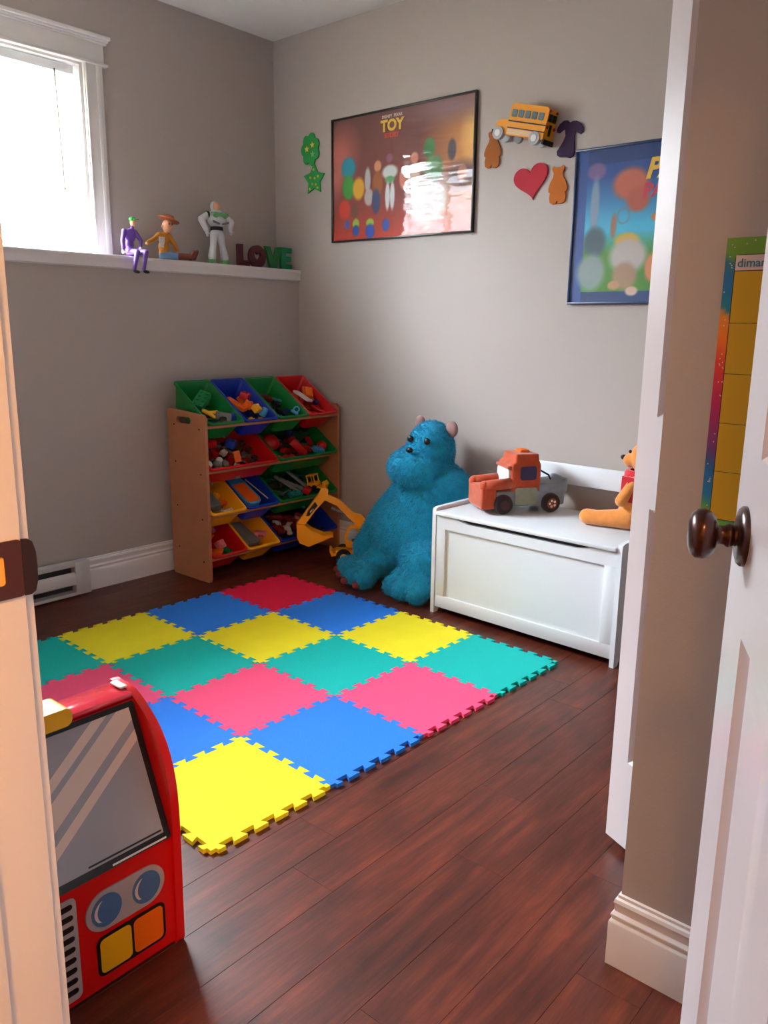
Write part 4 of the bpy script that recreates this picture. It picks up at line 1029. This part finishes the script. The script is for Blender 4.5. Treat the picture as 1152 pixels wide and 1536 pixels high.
for p in ((-.060, -.948, 1.634), (-.048, -.782, 1.602)): B().sph(R2(p), (.009, .010, .009), 10).obj('hand', M_SKIN, f2, smooth=True)

f3 = fig('astronaut_figure', (-.085, -.51, LZ), 'white and green toy astronaut standing on the ledge beside the letters')
def R3(p): return (p[0]+.085, p[1]+.51, p[2]-LZ)
M_SPW = mat('space_white', (214, 216, 222), .35); M_SPG = mat('space_green', (110, 180, 110), .4); M_LIL = mat('space_grey', (120, 124, 134), .4)
b = B(); b.sph(R3((-.083, -.505, 1.785)), (.036, .056, .038), 18).sph(R3((-.083, -.507, 1.728)), (.026, .032, .022), 14)
chainb(b, [(-.083, -.525, 1.715), (-.080, -.535, 1.655), (-.080, -.545, 1.600)], [.022, .017, .022], R3)
chainb(b, [(-.083, -.485, 1.715), (-.080, -.475, 1.655), (-.080, -.462, 1.600)], [.022, .017, .022], R3)
chainb(b, [(-.085, -.558, 1.812), (-.075, -.610, 1.780), (-.050, -.600, 1.728)], [.016, .018, .013], R3)
chainb(b, [(-.085, -.452, 1.812), (-.065, -.425, 1.780), (-.045, -.448, 1.745)], [.016, .018, .013], R3)
remeshed(b, .004, 'suit', M_SPW, f3, smooth=3)
for yy in (-.548, -.462): B().lathe([(0, 0), (.027, 0), (.028, .010), (.023, .024), (.0215, .026), (0, .026)], 20, M=Matrix.Translation(R3((-.078, yy, LZ)))).obj('boot', M_SPG, f3, label='pale green boot')
B().prism([(-.046, .010), (-.038, .026), (-.014, .022), (.014, .022), (.038, .026), (.046, .010), (.030, -.002), (.012, .006), (-.012, .006), (-.030, -.002)], .024, .040, 'yz', M=Matrix.Translation(R3((-.083, -.505, 1.795)))).obj('chest_plate', M_SPG, f3, bevel=.002, label='green chest plate')
B().prism([(-.050, .008), (-.010, -.004), (-.010, -.011), (-.046, -.004)], .030, .040, 'yz', M=Matrix.Translation(R3((-.083, -.505, 1.772)))).obj('strap', M_LIL, f3)
B().prism([(.010, -.004), (.050, .008), (.046, -.004), (.010, -.011)], .030, .040, 'yz', M=Matrix.Translation(R3((-.083, -.505, 1.772)))).obj('strap', M_LIL, f3)
B().lathe([(.020, 0), (.033, 0), (.034, .010), (.031, .018), (.020, .018)], 24, M=Matrix.Translation(R3((-.083, -.507, 1.734)))).obj('belt', M_BLACK, f3)
for yy in (-.566, -.446): B().lathe([(.010, -.006), (.018, -.006), (.019, 0), (.018, .006), (.010, .006)], 18, M=Matrix.Translation(R3((-.083, yy, 1.808))) @ Euler((PI/2, 0, 0)).to_matrix().to_4x4()).obj('shoulder_ring', M_BLACK, f3)
b = B(); b.sph(R3((-.080, -.508, 1.852)), (.020, .019, .025), 18).sph(R3((-.060, -.506, 1.850)), (.004, .004, .005), 8); b.obj('head', M_SKIN, f3, smooth=True)
b = B(); b.lathe([(.018, -.006), (.029, -.004), (.030, .002), (.026, .006), (.018, .006)], 22, M=Matrix.Translation(R3((-.083, -.508, 1.828)))).sph(R3((-.094, -.508, 1.852)), (.020, .024, .029), 16); b.obj('hood_collar', M_SPW, f3, smooth=True)
for p in ((-.045, -.598, 1.714), (-.040, -.450, 1.733)):
    b = B(); q0 = Vector(R3(p)); b.sph(q0, (.010, .010, .009), 12)
    for k in range(4): b.caps(q0+Vector((-.006+k*.004, 0, -.004)), q0+Vector((-.007+k*.0045, .003, -.017)), .0026, .0022, 8)
    b.caps(q0+Vector((.006, .004, 0)), q0+Vector((.012, .008, -.008)), .0028, .0024, 8); b.obj('hand', M_SPW, f3, smooth=True)

# LOVE letters
M_MAR = mat('maroon_glitter_wood', (84, 22, 34), .6, bump=.3, bscale=300, var=.2, vscale=60); M_OLG = mat('green_glitter_wood', (34, 120, 62), .6, bump=.3, bscale=300, var=.25, vscale=60); M_EMG = mat('emerald_glitter_wood', (12, 142, 90), .6, bump=.3, bscale=300, var=.25, vscale=60)
def letter(poly, y0, m, label, holes=None):
    o = B().prism(poly, -.010, .010, 'yz', holes=holes).obj('wooden_letter', m, None, (-.045, y0, LZ), bevel=0, label=label); return tag(o, None, 'letter', 'wooden letters on the ledge')
letter([(0, 0), (.078, 0), (.078, .034), (.034, .034), (.034, .115), (0, .115)], -.405, M_MAR, 'maroon wooden letter L standing on the ledge')
hh = []
for k in range(28):
    t = 2*PI*k/28; hx = 16*math.sin(t)**3; hy = 13*math.cos(t)-5*math.cos(2*t)-2*math.cos(3*t)-math.cos(4*t); hh.append((.057+hx*.00155, .060+hy*.0018))
letter(ellipse(.057, .0585, .058, .0585, 36), -.326, M_MAR, 'maroon wooden letter O with a heart-shaped hole', holes=[hh])
letter([(.040, 0), (.078, 0), (.118, .118), (.084, .118), (.060, .045), (.036, .118), (0, .118)], -.213, M_OLG, 'green wooden letter V between the maroon O and the E')
letter([(0, 0), (.080, 0), (.080, .030), (.034, .030), (.034, .046), (.074, .046), (.074, .074), (.034, .074), (.034, .092), (.080, .092), (.080, .120), (0, .120)], -.0975, M_EMG, 'emerald wooden letter E nearest the room corner')

# ================================================================== WALL POSTERS
def art_mesh(W_, H_, fn, nx=230, nz=150):
    xs = np.linspace(0, W_, nx); zs = np.linspace(0, H_, nz); X, Z = np.meshgrid(xs, zs)
    C = fn(X/W_, Z/H_)
    vs = np.stack([X.ravel(), np.zeros(X.size), Z.ravel()], 1)
    i0 = (np.arange(nz-1)[:, None]*nx+np.arange(nx-1)[None]).ravel()
    me = bpy.data.meshes.new('print'); me.from_pydata(vs.tolist(), [], np.stack([i0, i0+1, i0+nx+1, i0+nx], 1).tolist())
    ca_ = me.color_attributes.new('print', 'FLOAT_COLOR', 'POINT')
    l = C.reshape(-1, 3)/255.; l = np.where(l <= .04045, l/12.92, ((l+.055)/1.055)**2.4)
    ca_.data.foreach_set('color', np.concatenate([l, np.ones((len(l), 1))], 1).ravel().astype(np.float32))
    return me
M_PRINT = color_attr_mat('poster_print', .6)
def blob(C, U, V, cx, cy, rx, ry, col, soft=.25, ang=0):
    c, s = math.cos(ang), math.sin(ang); a = ((U-cx)*c+(V-cy)*s)/rx; b_ = (-(U-cx)*s+(V-cy)*c)/ry
    d = np.sqrt(a*a+b_*b_); w_ = np.clip((1+soft-d)/(2*soft), 0, 1)[..., None]
    return C*(1-w_)+np.array(col, float)*w_
def art1(U, V):
    top = np.array([112, 70, 66.]); mid = np.array([136, 62, 52.]); bot = np.array([196, 52, 26.])
    t = np.clip(V, 0, 1)[..., None]
    C = np.where(t > .35, mid+(top-mid)*((t-.35)/.65), bot+(mid-bot)*(t/.35))
    C = blob(C, U, V, 0.0, .62, .14, .26, (196, 110, 96), .5, -.3)
    C = blob(C, U, V, 1.0, .62, .20, .35, (232, 162, 84), .8); C = blob(C, U, V, 1.0, .72, .06, .16, (250, 200, 120), .7); C = blob(C, U, V, .85, .95, .25, .1, (150, 116, 120), .8)
    C = blob(C, U, V, .93, .42, .12, .10, (120, 84, 84), .4)
    # plain generic crowd of soft coloured shapes
    for cx, cy, rx, ry, col in ((.12, .60, .055, .085, (24, 150, 178)), (.12, .44, .048, .10, (60, 160, 60)), (.20, .42, .045, .09, (232, 176, 40)), (.09, .26, .045, .085, (214, 60, 36)), (.17, .24, .03, .06, (120, 70, 48)),
                                (.27, .48, .022, .10, (188, 186, 190)), (.28, .34, .035, .07, (190, 178, 176)), (.345, .58, .026, .045, (222, 150, 110)), (.345, .44, .038, .10, (168, 92, 40)), (.335, .30, .030, .10, (60, 74, 120)),
                                (.43, .63, .022, .035, (150, 90, 110)), (.435, .52, .055, .055, (206, 214, 210)), (.435, .46, .035, .03, (104, 170, 110)), (.42, .33, .017, .11, (216, 218, 222)), (.455, .33, .017, .11, (216, 218, 222)),
                                (.54, .46, .035, .09, (226, 138, 112)), (.61, .60, .026, .045, (214, 130, 100)), (.61, .46, .04, .10, (190, 150, 130)), (.71, .66, .038, .075, (60, 128, 70)), (.74, .50, .065, .10, (92, 138, 88)), (.86, .62, .028, .08, (96, 84, 92)),
                                (.93, .44, .03, .06, (190, 130, 110)), (.70, .25, .13, .18, (170, 150, 146)), (.18, .13, .026, .045, (150, 190, 60)), (.18, .075, .026, .045, (40, 84, 180)), (.29, .13, .03, .035, (160, 196, 60)), (.29, .06, .034, .06, (40, 84, 190)), (.41, .10, .026, .05, (44, 84, 180)), (.11, .13, .02, .04, (90, 100, 180))):
        C = blob(C, U, V, cx, cy, rx, ry, col, .18)
    return C
def art2(U, V):
    t = np.clip(V, 0, 1)[..., None]
    a = np.array([40, 84, 160.]); m_ = np.array([70, 190, 226.]); g = np.array([70, 140, 44.])
    C = np.where(t > .5, m_+(a-m_)*np.clip((t-.5)/.32, 0, 1), g+(m_-g)*np.clip((t-.32)/.14, 0, 1))
    C = np.where(t > .9, np.array([34, 68, 130.]), C); C = np.where(t < .07, np.array([20, 60, 120.]), C)
    C = np.where((U < .055)[..., None], np.array([46, 84, 158.]), C)
    for cx, cy, rx, ry, col in ((.10, .86, .045, .055, (126, 104, 158)), (.10, .64, .022, .18, (130, 158, 184)), (.11, .40, .055, .10, (66, 98, 110)), (.10, .20, .07, .12, (140, 162, 158)), (.27, .76, .085, .10, (196, 106, 84)), (.31, .66, .055, .08, (186, 96, 76)),
                                (.27, .40, .06, .05, (206, 170, 60)), (.28, .30, .09, .11, (190, 184, 180)), (.27, .17, .06, .09, (170, 140, 110)), (.31, .07, .03, .03, (212, 180, 160)), (.40, .54, .022, .026, (190, 112, 50)), (.48, .52, .05, .09, (60, 66, 100)), (.48, .40, .05, .08, (220, 180, 130)), (.22, .11, .03, .03, (196, 150, 110)),
                                (.62, .45, .08, .12, (190, 120, 60)), (.62, .25, .08, .14, (180, 176, 170)), (.8, .42, .08, .12, (160, 120, 170)), (.82, .22, .08, .12, (200, 170, 140)), (.40, .22, .035, .09, (214, 140, 90)), (.20, .50, .014, .08, (160, 120, 100))):
        C = blob(C, U, V, cx, cy, rx, ry, col, .2)
    d = np.sqrt(((U-.245)/.028)**2+((V-.56)/.048)**2); w_ = np.clip(1-abs(d-1)/.22, 0, 1)[..., None]; C = C*(1-w_)+np.array([110, 130, 150.])*w_
    return C
def poster(name, x0, z0, W_, H_, fw, fmat, art, label, sheet, texts):
    p = empty(name, (x0, 0, z0), label=label, cat='poster')
    B().box(.001, W_-.001, -.010, -.001, .001, H_-.001).obj('backing', M_BLACK, p)
    f = B(); f.box(0, W_, -.020, -.0012, 0, fw).box(0, W_, -.020, -.0012, H_-fw, H_).box(0, fw, -.020, -.0012, fw, H_-fw).box(W_-fw, W_, -.020, -.0012, fw, H_-fw); f.obj('frame', fmat, p, bevel=.0015)
    pr = link_mesh('print', art_mesh(W_-2*fw, H_-2*fw, art), M_PRINT, p, (fw, -.0105, fw))
    B().box(fw, W_-fw, -.0165, -.0145, fw, H_-fw).obj('clear_sheet', sheet, p)
    for txt, cx, cz, sz, m, bold, sh in texts:
        t = link_mesh('lettering', text_mesh(txt, sz, .0006, bold, sh), m, p, (cx, -.0115, cz), (PI/2, 0, 0))
M_TY = mat('print_title_yellow', (240, 196, 66), .6); M_TR = mat('print_title_red', (214, 62, 36), .6); M_TW = mat('print_title_white', (226, 206, 200), .6)
PLEX1 = clear_sheet('wavy_plexiglass', wavy=.55, ior=1.5, wscale=(2.5, 1, 16)); PLEX2 = clear_sheet('plexiglass', wavy=.15, ior=1.5, wscale=(3, 1, 3))
poster('framed_poster', .2785, 1.6925, .92, .615, .009, mat('thin_black_frame', (30, 24, 24), .3), art1, 'wide reddish-brown poster of many small toy shapes in a thin black frame', PLEX1,
       [('DISNEY  PIXAR', .412, .579, .020, M_TW, .0004, 0), ('TOY', .412, .535, .072, M_TY, .003, 0), ('STORY', .412, .490, .030, M_TR, .0014, 0)])
poster('framed_poster', 1.716, 1.358, .92, .631, .009, mat('thin_navy_frame', (22, 52, 96), .3), art2, 'blue sky poster in a thin navy frame, partly hidden by the closet door', PLEX2,
       [('PAW', .430, .522, .105, M_TY, .004, .25), ('PATROL', .445, .440, .075, mat('print_pink_red', (206, 60, 90), .6), .003, .1)])

# ================================================================== FOAM SHAPES ON THE WALL
def foam(name, poly, x, z, m, label, cat='wall decoration', group=None, rz=0, t=.009):
    o = B().prism(poly, -t, -.0008, 'xz').obj(name, m, None, (x, 0, z), (0, rz, 0), bevel=0, label=label, smooth=.5); return tag(o, None, cat, group)
M_FG = mat('foam_leaf_green', (36, 158, 76), .7); M_FY = mat('foam_soft_yellow', (216, 206, 70), .7); M_FO = mat('foam_ochre', (164, 92, 22), .75); M_FO2 = mat('foam_orange_ochre', (196, 106, 14), .75)
M_FR = mat('foam_heart_red', (184, 12, 44), .7); M_FP = mat('foam_dark_purple', (52, 26, 66), .8)
def starp(r0, r1, n=5, a0=PI/2): return [((r0 if k % 2 == 0 else r1)*math.cos(a0+k*PI/n), (r0 if k % 2 == 0 else r1)*math.sin(a0+k*PI/n)) for k in range(2*n)]
flw = [((.064+.013*abs(math.sin(3.5*t)))*math.cos(t)*.92, (.068+.018*abs(math.sin(3.5*t)))*math.sin(t)) for t in [2*PI*k/84 for k in range(84)]]
fo_ = foam('foam_flower', flw, .108, 2.186, M_FG, 'green foam flower with small stars above the green foam star')
st_sm = starp(.019, .009)
for dx, dz in ((-.022, .004), (.020, .020), (.022, -.026)):
    B().prism([(a+dx, c+dz) for a, c in st_sm], -.0115, -.0092, 'xz').obj('star_spot', M_FY if dz > -.02 else mat('foam_pale_green', (120, 200, 130), .7), fo_)
fs_ = foam('foam_star', starp(.083, .046), .136, 2.030, M_FG, 'green foam star with pale dots below the green foam flower')
for dx, dz in ((0, .050), (-.024, .012), (.008, .006), (.034, .014), (-.010, -.022), (.016, -.026), (-.030, -.046), (.030, -.044)):
    B().prism(ellipse(dx, dz, .0068, .0068, 12), -.0115, -.0092, 'xz').obj('dot', M_FY, fs_)
bearp = [(-.022, .078), (-.030, .070), (-.027, .058), (-.021, .048), (-.024, .032), (-.036, .014), (-.045, -.010), (-.044, -.026), (-.036, -.030), (-.040, -.050), (-.036, -.070), (-.022, -.078), (-.006, -.077), (-.003, -.066), (.003, -.066), (.006, -.077), (.022, -.078), (.036, -.070), (.040, -.050), (.036, -.030), (.044, -.026), (.045, -.010), (.036, .014), (.024, .032), (.021, .048), (.027, .058), (.030, .070), (.022, .078), (.012, .072), (-.012, .072)]
foam('foam_bear', bearp, 1.290, 2.043, M_FO, 'brown-orange foam bear shape left of the bus, by the poster', rz=.05)
foam('foam_bear', bearp, 1.632, 1.860, M_FO2, 'brighter orange foam bear shape right of the red heart', rz=-.02)
hp = []
for k in range(48):
    t = 2*PI*k/48; hx = 16*math.sin(t)**3; hy = 13*math.cos(t)-5*math.cos(2*t)-2*math.cos(3*t)-math.cos(4*t); hp.append((hx*.0054, hy*.0050+.006))
foam('foam_heart', hp, 1.498, 1.888, M_FR, 'red foam heart on the wall below the toy bus', rz=-.17)
pp = [(-.044, -.066), (-.030, -.074), (0, -.076), (.020, -.080), (.034, -.072), (.038, -.056), (.034, -.030), (.030, -.005), (.031, .020), (.034, .028), (.044, .018), (.058, .012), (.068, .020), (.066, .038), (.052, .056), (.032, .066), (.016, .066), (.004, .060), (-.010, .070), (-.026, .070), (-.044, .058), (-.056, .040), (-.056, .026), (-.044, .022), (-.030, .032), (-.018, .038), (-.012, .010), (-.020, -.012), (-.034, -.034), (-.046, -.050)]
foam('foam_puppy', pp, 1.668, 2.044, M_FP, 'dark purple foam animal shape right of the bus rear', rz=.06)

# ================================================================== TOY SCHOOL BUS
M_BUS = mat('bus_yellow', (244, 160, 16), .4); M_BUSW = mat('bus_window_grey', (96, 122, 128), .3); M_WHG = mat('wheel_grey', (170, 176, 184), .4)
bu = empty('toy_bus', (1.403, 0, 2.080), rot=(0, math.radians(14), 0), label='yellow toy school bus mounted on the wall above the red heart', cat='toy vehicle')
B().prism([(0, .0), (.190, .0), (.190, .118), (.180, .128), (.008, .128), (0, .118)], -.082, -.004, 'xz').obj('body', M_BUS, bu, bevel=.003)
B().prism([(-.066, .002), (0.001, .002), (0.001, .062), (-.046, .058), (-.064, .044)], -.078, -.008, 'xz').obj('hood', M_BUS, bu, bevel=.003)
for k in range(5):
    B().prism(rrect(.010+k*.034, .035+k*.034, .074, .104, .004, 3), -.0845, -.0815, 'xz').obj('window', M_BUSW, bu)
B().box(.0, .190, -.0845, -.0815, .054, .059).box(.0, .190, -.0845, -.0815, .028, .032).obj('side_rail', M_BLACK, bu)
B().box(.004, .130, -.0840, -.0820, .004, .026).obj('side_panel', mat('bus_glare', (236, 196, 150), .3), bu)  # glare on the lower body painted as a pale cream patch
for cx in (-.040, .150):
    wv = B().cyl((cx, -.088, .002), (cx, -.066, .002), .0265, n=24).obj('wheel', M_WHG, bu); B().cyl((cx, -.091, .002), (cx, -.088, .002), .014, n=18).obj('hub', pm('white'), wv)
B().cyl((-.040, -.022, .002), (-.040, -.010, .002), .0265, n=24).obj('wheel', M_WHG, bu); B().cyl((.150, -.022, .002), (.150, -.010, .002), .0265, n=24).obj('wheel', M_WHG, bu)
B().cyl((.052, -.060, -.006), (.052, -.045, -.006), .020, n=20).obj('fuel_tank', pm('grey'), bu)
B().box(.190, .200, -.086, -.004, -.016, .004).obj('rear_bumper', M_BLACK, bu)
B().box(-.076, -.064, -.084, -.006, -.002, .014).obj('front_bumper', M_BLACK, bu)
for ya, yb, za, zb in ((-.074, -.046, .074, .104), (-.040, -.012, .074, .104), (-.052, -.034, .020, .064)): B().box(.1895, .1925, ya, yb, za, zb).obj('rear_window', M_BLACK, bu)
for ya in (-.076, -.018): B().cyl((.190, ya, .114), (.195, ya, .114), .006, n=12).obj('tail_light', mat('tail_red', (170, 16, 20), .3), bu)
for ya in (-.070, -.012): B().cyl((.190, ya, .052), (.195, ya, .052), .007, n=12).obj('tail_light', mat('tail_red', (170, 16, 20), .3), bu)

# ================================================================== REWARD CHART ON THE RETURN WALL
cal = empty('wall_chart', (3.040, -1.95, .925), label='rainbow-bordered weekly wall chart with yellow squares on the return wall', cat='chart')
CWd, CHt = .575, .469
def artc(U, V):
    stops = [(0, (120, 178, 60)), (.07, (110, 176, 66)), (.13, (16, 128, 190)), (.22, (24, 110, 176)), (.30, (120, 60, 130)), (.45, (190, 26, 100)), (.58, (226, 60, 50)), (.68, (246, 130, 20)), (.76, (236, 150, 40)), (.775, (20, 140, 160)), (.86, (20, 120, 190)), (.93, (40, 120, 150)), (.95, (96, 160, 60)), (1.0, (110, 160, 50))]
    ts = np.array([s_[0] for s_ in stops]); cs = np.array([s_[1] for s_ in stops], float); tt = (V+.06*np.sin(U*14))
    return np.stack([np.interp(tt, ts, cs[:, k]) for k in range(3)], -1)
B().box(0, CWd, -.003, -.0008, 0, CHt).obj('board', M_WBLACK, cal)
link_mesh('rainbow_border', art_mesh(CWd, CHt, artc, 60, 160), M_PRINT, cal, (0, -.0032, 0))
B().prism(rrect(.0155, CWd-.0155, .015, .443, .006, 4), -.0042, -.0034, 'xz').obj('grid_ground', M_WBLACK, cal)
M_CELL = mat('print_chart_yellow', (214, 168, 10), .6); cw = (CWd-.033)/7
for c in range(7):
    B().box(.0165+c*cw+.0004, .0165+(c+1)*cw-.0004, -.0048, -.0042, .419, .442).obj('header_cell', M_TW, cal)
    for r in range(5): B().box(.0165+c*cw+.0005, .0165+(c+1)*cw-.0005, -.0048, -.0042, .0165+r*.0804, .0165+(r+1)*.0804-.001).obj('cell', M_CELL, cal)
link_mesh('lettering', text_mesh('dimanche', .0185, .0006, .0002, 0), mat('print_teal_ink', (60, 134, 160), .6), cal, (.0165+cw/2, -.0052, .4295), (PI/2, 0, 0))
rs_ = random.Random(3)
sp = B()
for k in range(60):
    a = rs_.uniform(.003, .0145) if k % 2 else rs_.uniform(.02, CWd-.01); c = rs_.uniform(.01, CHt-.01) if k % 2 else rs_.uniform(.448, .466)
    sp.prism(ellipse(a, c, .0011, .0011, 6), -.0036, -.0033, 'xz')
so = sp.obj('border_speckles', M_TW, cal); so['kind'] = 'stuff'
